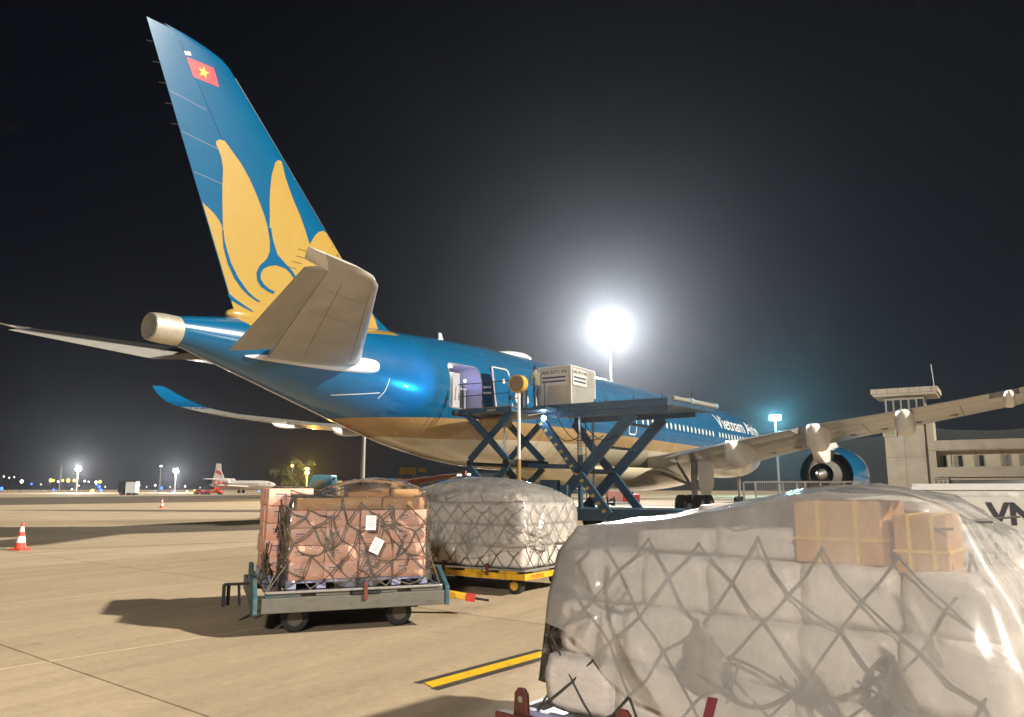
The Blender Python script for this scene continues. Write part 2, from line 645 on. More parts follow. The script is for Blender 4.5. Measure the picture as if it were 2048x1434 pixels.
# joints run along (0.117, 1): line through (-4.7,-14)
cnt = 0
for i in range(-3, 12):
    for j in range(-3, 17):
        u = 2.5 + 5 * i
        v = 2.5 + 5 * j
        x = -4.7 + u * ca - v * sa
        y = -14.0 + u * sa + v * ca
        dx, dy = x + 14.2, y + 22.0
        fwd = dx * 0.844 + dy * 0.536
        lat = dx * 0.536 - dy * 0.844
        if fwd < -1 or abs(lat) > fwd * 0.68 + 5 or cnt >= 300:
            continue
        o = link('concrete_slab', slab_me, apron)
        o.location = (x, y, 0)
        o.rotation_euler = (0, 0, ang)
        cnt += 1
jm = MB().box(-80, 120, -60, 140, -0.0225, -0.0215).build('joint_bed', M['joint'], apron)

# thin dark line wandering across the slabs, in the joint colour
pts = [(-6.5, 5.6), (-2.74, 2.93), (-1.3, 1.9), (0.08, 1.02), (2.0, 0.25), (3.74, -0.55), (6, -1.3)]
vs = []
fs = []
for i, (x, y) in enumerate(pts):
    w = 0.035 + 0.02 * random.random()
    vs += [(x - w * 0.7, y - w, 0.003), (x + w * 0.7, y + w, 0.003)]
    if i:
        k = 2 * i
        fs.append((k - 2, k - 1, k + 1, k))
cs = MB().add(vs, fs).build('dark_ground_line', M['joint'])
tag(cs, 'thin dark line crossing the slabs beside the nearer traffic cone', 'seam')

# yellow bar with black edges painted on the slabs
mk = thing('painted_marking', 'yellow bar with black edges painted on the concrete beside the foreground pallet', 'marking', (-7.45, -17.48, 0),
           math.atan2(-0.21, 1.78))
MB().add([(-0.93, -0.09, 0.007), (0.93, -0.09, 0.007), (1.0, 0.09, 0.007), (-0.86, 0.09, 0.007)], [(0, 1, 2, 3)]).build('yellow_bar', M['markyellow'], mk)
for s_, a in ((1, 0.03), (-1, -0.03)):
    y0, y1 = sorted((s_ * 0.095, s_ * 0.19))
    MB().add([(-0.93 + a, y0, 0.004), (0.98 + a, y0, 0.004), (0.98 + a, y1, 0.004), (-0.93 + a, y1, 0.004)], [(0, 1, 2, 3)]).build('black_edge', M['markblack'], mk)

# hillside beyond the buildings
hb = MB()
n1, n2 = 60, 8
vs = []
for j in range(n2 + 1):
    for i in range(n1 + 1):
        a = R(-16 + 62 * i / n1)
        d = 560 + 30 * j
        t = j / n2
        crest = lin([(-16, 58), (4, 55), (12, 46), (20, 34), (30, 20), (46, 8)], -16 + 62 * i / n1)
        h = crest * math.sin(t * pi / 2) * (0.92 + 0.16 * noise.noise((i * 0.35, j * 0.3, 2.0))) + (2.0 * noise.noise((i * 1.7, j * 1.9, 5.0)) if t > 0 else 0)
        vs.append((-14 + d * math.cos(a), -22 + d * math.sin(a), -0.1 if j == 0 else h))
fs = [(j * (n1 + 1) + i, j * (n1 + 1) + i + 1, (j + 1) * (n1 + 1) + i + 1, (j + 1) * (n1 + 1) + i) for j in range(n2) for i in range(n1)]
tag(hb.add(vs, fs).build('hill', M['hill'], smooth=60), None, kind='structure')

# ================================================================= airliner
# aircraft frame = world frame: X forward from the tail end, -Y starboard (towards the camera)
ZT = [(0.4, 7.22), (2.6, 7.58), (5, 7.9), (8, 8.2), (10.3, 8.40), (13.4, 8.58), (17, 8.72), (22, 8.76), (56, 8.76), (60, 8.45), (62.5, 7.9), (64.5, 7.1), (66, 6.0), (66.7, 5.1)]
ZB = [(0.4, 6.30), (3, 5.62), (5.7, 4.90), (8.4, 4.20), (11.4, 3.47), (15.5, 2.88), (19, 2.69), (56, 2.69), (60, 2.8), (63, 3.1), (65, 3.55), (66.3, 4.2), (66.7, 4.7)]
WD = [(0.4, 0.46), (3, 1.0), (5.7, 1.52), (8.4, 2.0), (11.4, 2.44), (15.5, 2.82), (20, 2.98), (56, 2.98), (60, 2.72), (63, 2.1), (65, 1.4), (66.3, 0.65), (66.7, 0.2)]


def fus(u):
    zt, zb = interp(ZT, u), interp(ZB, u)
    return (zt + zb) / 2, (zt - zb) / 2, interp(WD, u)


def fus_y(u, z):
    zc, hh, w = fus(u)
    q = max(-1, min(1, (z - zc) / hh))
    return w * math.sqrt(1 - q * q)


def livery():
    m = bpy.data.materials.new('aircraft_livery_paint')
    m.use_nodes = True
    nt = m.node_tree
    L = nt.links
    b = nt.nodes['Principled BSDF']
    b.inputs['Roughness'].default_value = 0.24
    b.inputs['Coat Weight'].default_value = 0.7
    b.inputs['Coat Roughness'].default_value = 0.07
    t = nd(nt, 'ShaderNodeTexCoord')
    s = nd(nt, 'ShaderNodeSeparateXYZ')
    L.new(t.outputs['Object'], s.inputs[0])
    nx = nd(nt, 'ShaderNodeMath', operation='DIVIDE')
    nx.inputs[1].default_value = 70
    L.new(s.outputs['X'], nx.inputs[0])
    nz = nd(nt, 'ShaderNodeMath', operation='DIVIDE')
    nz.inputs[1].default_value = 10
    L.new(s.outputs['Z'], nz.inputs[0])
    def above(tab):
        c = nd(nt, 'ShaderNodeFloatCurve')
        cv = c.mapping.curves[0]
        p = [(x / 70, z / 10) for x, z in tab]
        cv.points[0].location = p[0]
        cv.points[1].location = p[-1]
        for q in p[1:-1]:
            cv.points.new(*q)
        c.mapping.update()
        L.new(nx.outputs[0], c.inputs['Value'])
        g = nd(nt, 'ShaderNodeMath', operation='GREATER_THAN')
        L.new(nz.outputs[0], g.inputs[0])
        L.new(c.outputs[0], g.inputs[1])
        return g.outputs[0]
    a1 = above([(0, 3.9), (7, 4.42), (9.6, 4.6), (13, 4.75), (17, 4.85), (23, 4.86), (43, 4.8), (52, 4.62), (57, 4.05), (60, 3.3), (62.5, 2.4), (70, 1.0)])
    a2 = above([(0, 3.75), (9.3, 3.86), (12.2, 3.86), (17.5, 4.05), (23, 4.12), (40, 4.15), (50, 3.95), (56, 3.4), (59, 2.9), (61, 2.4), (70, 0.9)])
    a3 = above([(0, 9.9), (2.3, 9.9), (2.5, 7.25), (6, 7.6), (9.0, 7.95), (9.9, 8.05), (10.6, 9.9), (70, 9.9)])
    mx1 = nd(nt, 'ShaderNodeMixRGB')
    mx1.inputs[1].default_value = (0.60, 0.54, 0.40, 1)
    mx1.inputs[2].default_value = (0.38, 0.245, 0.105, 1)
    L.new(a2, mx1.inputs[0])
    mx2 = nd(nt, 'ShaderNodeMixRGB')
    mx2.inputs[2].default_value = (0.001, 0.098, 0.225, 1)
    L.new(a1, mx2.inputs[0])
    L.new(mx1.outputs[0], mx2.inputs[1])
    mx3 = nd(nt, 'ShaderNodeMixRGB')
    mx3.inputs[2].default_value = (0.40, 0.255, 0.048, 1)
    L.new(a3, mx3.inputs[0])
    L.new(mx2.outputs[0], mx3.inputs[1])
    n1 = nd(nt, 'ShaderNodeTexNoise')
    n1.inputs['Scale'].default_value = 1.6
    n1.inputs['Detail'].default_value = 8
    mp = nd(nt, 'ShaderNodeMapping')
    mp.inputs['Scale'].default_value = (0.6, 1, 0.5)
    L.new(t.outputs['Object'], mp.inputs[0])
    L.new(mp.outputs[0], n1.inputs['Vector'])
    mr = nd(nt, 'ShaderNodeMapRange')
    mr.inputs['From Min'].default_value = 0.3
    mr.inputs['From Max'].default_value = 0.7
    mr.inputs['To Min'].default_value = 0.9
    mr.inputs['To Max'].default_value = 1.08
    L.new(n1.outputs['Fac'], mr.inputs[0])
    hs = nd(nt, 'ShaderNodeHueSaturation')
    L.new(mr.outputs[0], hs.inputs['Value'])
    L.new(mx3.outputs[0], hs.inputs['Color'])
    L.new(hs.outputs[0], b.inputs['Base Color'])
    rr_ = nd(nt, 'ShaderNodeMapRange')
    rr_.inputs['To Min'].default_value = 0.22
    rr_.inputs['To Max'].default_value = 0.30
    L.new(n1.outputs['Fac'], rr_.inputs[0])
    L.new(rr_.outputs[0], b.inputs['Roughness'])
    # faint skin waviness and circumferential panel joints
    wv = nd(nt, 'ShaderNodeTexNoise')
    wv.inputs['Scale'].default_value = 0.9
    wv.inputs['Detail'].default_value = 2
    L.new(t.outputs['Object'], wv.inputs['Vector'])
    fr = nd(nt, 'ShaderNodeMath', operation='PINGPONG')
    fr.inputs[1].default_value = 3.1
    L.new(s.outputs['X'], fr.inputs[0])
    ln = nd(nt, 'ShaderNodeMapRange')
    ln.inputs['From Min'].default_value = 0.0
    ln.inputs['From Max'].default_value = 0.02
    ln.inputs['To Min'].default_value = -0.35
    ln.inputs['To Max'].default_value = 0.0
    L.new(fr.outputs[0], ln.inputs[0])
    ad = nd(nt, 'ShaderNodeMath', operation='ADD')
    L.new(wv.outputs['Fac'], ad.inputs[0])
    L.new(ln.outputs[0], ad.inputs[1])
    bp = nd(nt, 'ShaderNodeBump')
    bp.inputs['Strength'].default_value = 0.12
    bp.inputs['Distance'].default_value = 0.02
    L.new(ad.outputs[0], bp.inputs['Height'])
    L.new(bp.outputs[0], b.inputs['Normal'])
    return m


M['livery'] = livery()
plane = thing('airliner', 'large blue, gold and cream wide-body airliner with a golden lotus on its tail fin', 'airplane')

NA = 72
rings = []
us = []
u = 0.4
while u < 66.7:
    us.append(u)
    u += 0.45 if u < 24 else (1.2 if u < 54 else 0.4)
us.append(66.7)
for u in us:
    zc, hh, w = fus(u)
    rings.append([Vector((u, w * math.sin(2 * pi * k / NA), zc + hh * math.cos(2 * pi * k / NA))) for k in range(NA)])
fuselage = MB().loft(rings).build('fuselage', [M['livery'], M['cabinwhite']], plane, smooth=40)

# aft starboard doorway cut into the fuselage as a real recess
DU0, DU1, DZ0, DZ1 = 11.75, 13.75, 5.18, 7.06


def rrect(x0, x1, y0, y1, r, n=5):
    out = []
    for cx, cy, a0 in ((x1 - r, y1 - r, 0), (x0 + r, y1 - r, 90), (x0 + r, y0 + r, 180), (x1 - r, y0 + r, 270)):
        for i in range(n + 1):
            a = R(a0 + 90 * i / n)
            out.append((cx + r * math.cos(a), cy + r * math.sin(a)))
    return out


cut = MB().prism(rrect(DU0, DU1, DZ0, DZ1, 0.22), lambda p: Vector((p[0], -3.6, p[1])), lambda p: Vector((p[0], -1.15, p[1]))).build('door_cutter', M['cabinwhite'])
bmod = fuselage.modifiers.new('cut', 'BOOLEAN')
bmod.operation = 'DIFFERENCE'
bmod.object = cut
bmod.solver = 'EXACT'
dg = bpy.context.evaluated_depsgraph_get()
newme = bpy.data.meshes.new_from_object(fuselage.evaluated_get(dg))
fuselage.modifiers.clear()
fuselage.data = newme
mi_cab = 1 if len(newme.materials) > 1 else 0
for p in newme.polygons:
    c = p.center
    p.material_index = 0
    if DU0 - 0.01 < c.x < DU1 + 0.01 and DZ0 - 0.01 < c.z < DZ1 + 0.01 and -c.y < fus_y(c.x, c.z) - 0.03 and c.y < 0:
        p.material_index = mi_cab
newme.polygons.foreach_set('use_smooth', [True] * len(newme.polygons))
newme.set_sharp_from_angle(angle=R(35))
bpy.data.objects.remove(cut)


def skin_strip(pts, width, off, name, m, parent, closed=False):
    """thin painted line hugging the starboard fuselage; pts are (u, z)"""
    b = MB()
    P3 = []
    q = list(pts) + ([pts[0]] if closed else [])
    den = []
    for (a, b_), (c, d) in zip(q, q[1:]):
        n = max(1, int(math.hypot(c - a, d - b_) / 0.15))
        den += [(a + (c - a) * i / n, b_ + (d - b_) * i / n) for i in range(n)]
    den.append(q[-1])
    vs = []
    for i, (a, z) in enumerate(den):
        p0 = den[max(0, i - 1)]
        p1 = den[min(len(den) - 1, i + 1)]
        d = Vector((p1[0] - p0[0], p1[1] - p0[1]))
        d = d.normalized() if d.length > 0 else Vector((1, 0))
        for s_ in (-1, 1):
            aa, zz = a - d.y * s_ * width / 2, z + d.x * s_ * width / 2
            vs.append((aa, -fus_y(aa, zz) - off, zz))
    fs = [(2 * i, 2 * i + 1, 2 * i + 3, 2 * i + 2) for i in range(len(den) - 1)]
    return b.add(vs, fs).build(name, m, parent)


# galley interior seen through the doorway
MB().box(12.25, 12.75, -2.2, -1.2, DZ0, 6.72).build('galley_unit', M['cabinwhite'], fuselage, bevel=0.02)
MB().box(12.85, 13.2, -2.0, -1.2, DZ0, 6.05).build('galley_cart', M['dark'], fuselage, bevel=0.02)
MB().box(12.8, 13.7, -1.95, -1.18, 6.08, 6.14).build('galley_shelf', M['cabinwhite'], fuselage)
MB().tube([(13.25, -2.1, DZ0), (13.25, -2.1, 6.0)], 0.04, 6).build('assist_handle', M['cabinwhite'], fuselage)
cl = MB().box(11.95, 12.3, -2.1, -1.4, 6.94, 7.0).build('ceiling_light', mat('cabin_light', (1, 1, 1), 0.4, emit=(0.9, 0.93, 1.0), estr=3), fuselage)
bl = MB().sphere((13.15, -2.18, 6.45), 0.05, 10, 6).build('blue_cabin_lamp', mat('violet_led', (0.4, 0.4, 1), 0.3, emit=(0.35, 0.42, 1.0), estr=40), fuselage)
pl_d = bpy.data.lights.new('cabin_lamp_light', 'POINT')
pl_d.energy = 6
pl_d.color = (0.18, 0.22, 1.0)
pl_d.shadow_soft_size = 0.06
plo = bpy.data.objects.new('cabin_lamp_light', pl_d)
COL.objects.link(plo)
plo.parent = bl
plo.location = (13.15, -2.26, 6.45)
pl_d = bpy.data.lights.new('ceiling_lamp_light', 'POINT')
pl_d.energy = 5
pl_d.color = (0.9, 0.93, 1.0)
pl_d.shadow_soft_size = 0.15
plo = bpy.data.objects.new('ceiling_lamp_light', pl_d)
COL.objects.link(plo)
plo.parent = cl
plo.location = (12.1, -2.0, 6.85)

# door swung outward and forward
dvs = rrect(13.95, 15.15, 5.22, 7.12, 0.16)


def dsurf(off):
    return lambda p: Vector((p[0], -fus_y(p[0], p[1]) - off, p[1]))


dm = MB()
for a in range(9):
    pass
bmd = bmesh.new()
fv = [bmd.verts.new((p[0], 0, p[1])) for p in dvs]
bmd.faces.new(fv).normal_update()
bmesh.ops.triangulate(bmd, faces=bmd.faces)
for k in range(1, 10):
    z = 5.22 + 1.9 * k / 10
    gm = bmd.verts[:] + bmd.edges[:] + bmd.faces[:]
    bmesh.ops.bisect_plane(bmd, geom=gm, plane_co=(0, 0, z), plane_no=(0, 0, 1))
ret = bmesh.ops.extrude_face_region(bmd, geom=bmd.faces[:])
ex = [v for v in ret['geom'] if isinstance(v, bmesh.types.BMVert)]
exs = set(ex)
for v in bmd.verts:
    v.co.y = -fus_y(v.co.x, v.co.z) - (0.62 if v in exs else 0.48)
bmesh.ops.recalc_face_normals(bmd, faces=bmd.faces)
dme = bpy.data.meshes.new('cabin_door')
bmd.to_mesh(dme)
bmd.free()
dme.materials.append(M['blue'])
cdoor = link('cabin_door', dme, plane)
b = MB()
b.tube([(p[0], -fus_y(p[0], p[1]) - 0.63, p[1]) for p in dvs + dvs[:1]], 0.035, 6)
b.build('door_outline', M['white'], cdoor)
MB().tube([(14.55, -fus_y(14.5, 6.5) - 0.64, 6.5), (14.55, -fus_y(14.5, 6.5) - 0.66, 6.5)], 0.11, 12).build('door_window', M['window'], cdoor)
for zz in (6.2, 5.95):
    MB().beam((14.0, -3.0, zz), (13.8, -2.45, zz), 0.1, 0.08).build('hinge_arm', M['steel'], cdoor)
skin_strip(rrect(DU0 - 0.03, DU1 + 0.03, DZ0 - 0.03, DZ1 + 0.03, 0.23), 0.04, 0.012, 'doorway_outline', M['wing'], fuselage, closed=True)
skin_strip(rrect(29.1, 30.15, 5.02, 6.95, 0.18), 0.09, 0.012, 'door_outline', M['white'], fuselage, closed=True)
skin_strip([(6.2, 5.18), (7.4, 5.32), (8.1, 5.42)], 0.03, 0.012, 'panel_line', M['white'], fuselage)
skin_strip([(8.12, 5.2), (8.3, 5.5), (8.4, 6.0)], 0.03, 0.012, 'panel_line', M['white'], fuselage)

# cabin windows, one by one
wm = MB()
n = 12
ell = [(0.155 * math.cos(2 * pi * k / n), 0.235 * math.sin(2 * pi * k / n)) for k in range(n)]
u = 16.4
while u < 62.5:
    if not (28.6 < u < 30.6 or 45.2 < u < 46.6):
        b = MB()
        zc = 5.96
        ring0 = [Vector((u + a, -fus_y(u + a, zc + c) - 0.012, zc + c)) for a, c in ell]
        ring1 = [Vector((u + a * 0.8, -fus_y(u + a, zc + c) - 0.02, zc + c * 0.8)) for a, c in ell]
        b.loft([ring0, ring1])
        b.build('cabin_window', M['window'], fuselage)
    u += 0.82

# title lettering
tm = text_mesh('Vietnam Airlines', 1.62, bold=0.012)
bmt = bmesh.new()
bmt.from_mesh(tm)
bmesh.ops.triangulate(bmt, faces=bmt.faces)
xs = [v.co.x for v in bmt.verts]
sx_ = 15.2 / (max(xs) - min(xs))
for k in range(1, 8):
    gm = bmt.verts[:] + bmt.edges[:] + bmt.faces[:]
    bmesh.ops.bisect_plane(bmt, geom=gm, plane_co=(0, 0.16 * k, 0), plane_no=(0, 1, 0))
for v in bmt.verts:
    uu = 47.0 + v.co.x * sx_
    zz = 6.55 + v.co.y
    v.co = (uu, -fus_y(uu, zz) - 0.02, zz)
bmt.to_mesh(tm)
bmt.free()
tm.materials.append(M['white'])
link('airline_title', tm, fuselage)
# roof fittings
dome = MB()
rg = []
for i in range(13):
    t = i / 12
    x = 18.3 + 3.3 * t
    h = 0.36 * (math.sin(pi * min(1, t * 0.62 + 0.0)) if t < 0.8 else math.sin(pi * 0.496) * math.sqrt(max(0, 1 - ((t - 0.8) / 0.2) ** 2)))
    w = 0.75 * math.sqrt(max(0.0005, h / 0.36))
    z0 = interp(ZT, x) - 0.06
    rg.append([Vector((x, w * math.cos(pi * k / 10 - 0), z0 + (h + 0.02) * math.sin(pi * k / 10))) for k in range(11)])
dome.loft(rg, closed=False)
dome.build('antenna_dome', M['white'], fuselage, smooth=50)
for x in (14.0, 33.0):
    MB().prism([(x, 8.5), (x + 0.45, 8.5), (x + 0.18, 9.0), (x, 9.0)], lambda p: Vector((p[0], -0.03, p[1])), lambda p: Vector((p[0], 0.03, p[1]))).build('blade_antenna', M['white'], fuselage)
bf = MB()
rg = []
for i in range(21):
    t = i / 20
    x = 22.5 + 24.0 * t
    k_ = max(0.0, math.sin(pi * t)) ** 0.45
    rg.append([Vector((x, (1.2 + 2.15 * k_) * math.cos(a), 3.0 - (0.30 + 1.15 * k_) * math.sin(a) + 0.0)) for a in [pi * q / 20 for q in range(21)]])
bf.loft(rg, closed=False)
bf.build('belly_fairing', M['cream'], fuselage, smooth=60)
# crown beacon highlight fittings along the spine of the belly
MB().sphere((8.3, 0, 4.22), 0.09, 8, 6).build('belly_beacon', M['red'], fuselage)

# ---- APU tail cone
tc_ = MB()
tc_.lathe([(0.42, 0.475), (-0.1, 0.475), (-0.5, 0.44), (-0.52, 0.40), (-0.3, 0.37), (0.1, 0.30)], 28, 'x', (0, 0, 6.73), cap=False)
tail_cone = tc_.build('tail_cone', M['apu'], plane, smooth=40)
MB().lathe([(0.05, 0.31), (0.08, 0.0)], 24, 'x', (0, 0, 6.73), cap=False).build('exhaust_bore', M['dark'], tail_cone)
MB().sphere((-0.52, -0.12, 6.40), 0.05, 8, 6).build('tail_light', M['steel'], tail_cone)

# ---- vertical stabiliser
FLE = [(6.6, 12.6), (8.2, 12.0), (8.45, 10.6), (8.9, 9.65), (9.3, 9.2), (11.34, 7.14), (14.14, 4.2), (16.2, 2.0), (16.42, 1.78), (16.6, 1.45), (16.72, 0.9), (16.78, 0.3)]


def fle(z):
    return lin(FLE, z)


def fte(z):
    return 2.47 - 0.447 * (z - 7.96)


def naca(c, t):
    return 5 * t * (0.2969 * math.sqrt(max(c, 0)) - 0.126 * c - 0.3516 * c * c + 0.2843 * c ** 3 - 0.1015 * c ** 4)


def fin_y(x, z):
    a, b_ = fle(z), fte(z)
    ch = a - b_
    c = min(1, max(0, (a - x) / ch))
    return naca(c, 0.085) * min(ch, 7.2)


def section(c0, c1, n=10):
    cs_ = [c0 + (c1 - c0) * (1 - math.cos(pi * i / n)) / 2 for i in range(n + 1)]
    return cs_


def fin_part(c0, c1, zs):
    rg = []
    for z in zs:
        a, b_ = fle(z), fte(z)
        ch = a - b_
        pts = []
        for c in section(c0, c1):
            pts.append((a - c * ch, naca(c, 0.085) * min(ch, 7.2) + 0.004))
        rg.append([Vector((x, -y, z)) for x, y in pts] + [Vector((x, y, z)) for x, y in reversed(pts)])
    return MB().loft(rg)


zs = [7.2, 7.8, 8.2, 8.45, 8.9, 9.3] + [9.3 + 0.5 * i for i in range(1, 14)] + [16.2, 16.42, 16.6, 16.72, 16.78]
fin = fin_part(0.0, 0.66, zs).build('vertical_stabilizer', M['blue'], plane, smooth=40)
rud = fin_part(0.664, 1.0, [8.05] + [z for z in zs if z > 8.2 and z < 16.7] + [16.71]).build('rudder', M['blue'], fin, smooth=40)
# fairing where the rudder meets the tail cone
MB().sphere((3.0, 0, 7.66), 0.5, 16, 8, (1.6, 0.5, 0.55)).build('rudder_root_fairing', M['gold'], fin, smooth=60)


def fin_decal(poly, off, name, m, parent, both=True):
    """painted shape hugging the fin skin; poly in (x, z)"""
    bmx = bmesh.new()
    fc_ = bmx.faces.new([bmx.verts.new((p[0], 0, p[1])) for p in poly])
    fc_.normal_update()
    bmesh.ops.triangulate(bmx, faces=bmx.faces)
    x0, x1 = min(p[0] for p in poly), max(p[0] for p in poly)
    z0, z1 = min(p[1] for p in poly), max(p[1] for p in poly)
    st = 0.3
    for k in range(int((x1 - x0) / st) + 1):
        gm = bmx.verts[:] + bmx.edges[:] + bmx.faces[:]
        bmesh.ops.bisect_plane(bmx, geom=gm, plane_co=(x0 + st * k, 0, 0), plane_no=(1, 0, 0))
    for k in range(int((z1 - z0) / st) + 1):
        gm = bmx.verts[:] + bmx.edges[:] + bmx.faces[:]
        bmesh.ops.bisect_plane(bmx, geom=gm, plane_co=(0, 0, z0 + st * k), plane_no=(0, 0, 1))
    for v in bmx.verts:
        v.co.y = -fin_y(v.co.x, v.co.z) - off
    me = bpy.data.meshes.new(name)
    bmx.to_mesh(me)
    bmx.free()
    me.materials.append(m)
    return link(name, me, parent)


GOLD = [(1.02, 11.26), (1.10, 11.20), (1.33, 11.08), (1.53, 10.95), (1.68, 10.80), (1.80, 10.64), (1.88, 10.43), (1.82, 10.82), (1.74, 11.52), (1.69, 12.08), (1.66, 12.67), (1.55, 13.04), (1.42, 13.27), (1.31, 13.42), (1.34, 13.55), (1.45, 13.63), (1.64, 13.65), (1.94, 13.40), (2.33, 13.08), (2.72, 12.64), (2.96, 12.29), (3.16, 11.98), (3.44, 11.48), (3.60, 11.12), (3.71, 10.75), (3.68, 11.39), (3.62, 12.13), (3.62, 12.59), (3.65, 13.09), (3.73, 13.38), (3.80, 13.65), (3.96, 13.81), (4.12, 13.84), (4.21, 13.60), (4.30, 13.26), (4.49, 12.89), (4.71, 12.49), (5.06, 11.98), (5.31, 11.52), (5.49, 11.13), (5.58, 10.98), (5.69, 11.17), (5.83, 11.39), (6.05, 11.62), (6.35, 11.76), (6.55, 11.72), (7.05, 11.32), (8.0, 10.38), (9.0, 9.4), (9.4, 8.75), (9.5, 8.35), (2.66, 7.55), (2.36, 8.26), (1.72, 9.7)]
fin_decal(GOLD, 0.012, 'golden_lotus', M['gold'], fin)
S1 = [(1.88, 10.50), (1.95, 10.15), (2.05, 9.91), (2.27, 9.43), (2.62, 8.96), (3.00, 8.60), (3.27, 8.44), (3.58, 8.32), (3.43, 8.30), (3.07, 8.44), (2.75, 8.64), (2.45, 8.93), (2.15, 9.38), (1.93, 9.92), (1.83, 10.50)]
S2 = [(3.63, 11.07), (3.75, 10.57), (3.77, 10.22), (3.67, 9.93), (3.39, 9.60), (3.29, 9.32), (3.34, 9.06), (3.53, 8.86), (3.80, 8.76), (4.05, 8.71), (4.12, 8.80), (3.86, 8.86), (3.63, 8.98), (3.47, 9.16), (3.47, 9.36), (3.57, 9.54), (3.78, 9.68), (4.05, 9.78), (4.33, 9.78), (4.54, 9.74), (4.74, 9.63), (4.89, 9.48), (5.0, 9.53), (4.82, 9.73), (4.50, 9.93), (4.10, 10.2), (3.86, 10.71), (3.76, 11.12)]
S3 = [(2.25, 8.30), (2.40, 8.15), (2.83, 8.01), (3.33, 7.89), (3.26, 7.95), (2.86, 8.10), (2.50, 8.25), (2.28, 8.38)]
for q in (S1, S2, S3):
    fin_decal(q, 0.022, 'lotus_line', M['blue'], fin)
flag = fin_decal([(-0.01, 15.99), (1.01, 16.08), (1.26, 15.48), (0.30, 15.42)], 0.012, 'flag', M['flagred'], fin)
stp = []
for k in range(10):
    a = pi / 2 + 2 * pi * k / 10
    r = 0.22 if k % 2 == 0 else 0.09
    stp.append((0.64 + r * math.cos(a), 15.74 + r * math.sin(a)))
fin_decal(stp, 0.024, 'flag_star', M['star'], flag)
fin_decal([(-0.12, 16.15), (0.10, 16.23), (0.15, 16.12), (-0.05, 16.04)], 0.02, 'logo_lamp', M['white'], fin)
# leading edge strip and rudder joints
le = MB()
le.tube([(fle(z) - 0.01, 0, z) for z in (9.3, 10.5, 12, 14, 15.5, 16.2)], 0.035, 6)
le.build('leading_edge_strip', M['wing'], fin, smooth=60)
for z in (12.2, 13.4, 14.6):
    q = [(fte(z) + 0.05 + 0.12 * i, z - 0.012 * i) for i in range(12)]
    vs = [(x, -fin_y(x, zz) - 0.01, zz + s_ * 0.006) for x, zz in q for s_ in (-1, 1)]
    MB().add(vs, [(2 * i, 2 * i + 1, 2 * i + 3, 2 * i + 2) for i in range(11)]).build('rudder_joint', M['wing'], rud)


# ---- generic flying surface
def surf(sts, c0, c1, sgn, hinge=None, defl=0.0, n=10):
    """sts: (span y, le x, te x, le z, te z, thickness). sgn -1 = starboard"""
    rg = []
    for y, lx, tx, lz, tz, th in sts:
        ch = lx - tx
        up = []
        dn = []
        for c in section(c0, c1, n):
            x = lx - c * ch
            z = lz + (tz - lz) * c
            t = naca(c, 1.0) * th
            if hinge is not None and c > hinge:
                z -= math.tan(defl) * (c - hinge) * ch
            up.append(Vector((x, sgn * y, z + t * 0.9)))
            dn.append(Vector((x, sgn * y, z - t * 1.1)))
        rg.append(up + dn[::-1])
    return MB().loft(rg)


def fill_sts(sts, nsub=3):
    out = []
    for a, b_ in zip(sts, sts[1:]):
        for i in range(nsub):
            t = i / nsub
            out.append(tuple(p + (q - p) * t for p, q in zip(a, b_)))
    out.append(sts[-1])
    return out


HT = [(0.9, 7.7, 1.5, 6.38, 6.3, 0.52), (2.0, 6.75, 0.95, 6.50, 6.45, 0.50), (7.5, 1.6, -1.15, 7.40, 7.50, 0.26), (7.85, 1.05, -1.42, 7.48, 7.58, 0.2), (8.02, 0.3, -1.5, 7.54, 7.64, 0.05)]
for sgn in (-1, 1):
    hs_ = surf(fill_sts(HT), 0.0, 0.70, sgn).build('horizontal_stabilizer', M['tailgrey'], plane, smooth=35)
    surf(fill_sts([HT[1], HT[2]]), 0.705, 1.0, sgn, 0.705, R(15 if sgn < 0 else 12)).build('elevator', M['tailgrey'], hs_, smooth=35)
    surf(fill_sts(HT[2:]), 0.70, 1.0, sgn).build('stabilizer_tip', M['white'], hs_, smooth=35)
    fb = MB()
    rg = []
    for i in range(31):
        t = ((1 - math.cos(pi * i / 30)) / 2)
        x = 7.9 - 5.4 * t
        r = 0.29 * math.sin(pi * (t ** 0.40)) ** 0.7 + 0.02
        yy = fus_y(max(x, 0.6), 6.38) - 0.06
        rg.append([Vector((x, sgn * (yy + 0.62 * r * math.cos(a)), 6.40 - 0.25 * t + r * math.sin(a))) for a in [2 * pi * k / 20 for k in range(20)]])
    fb.loft(rg)
    fb.build('root_fairing', M['white'], hs_, smooth=80)

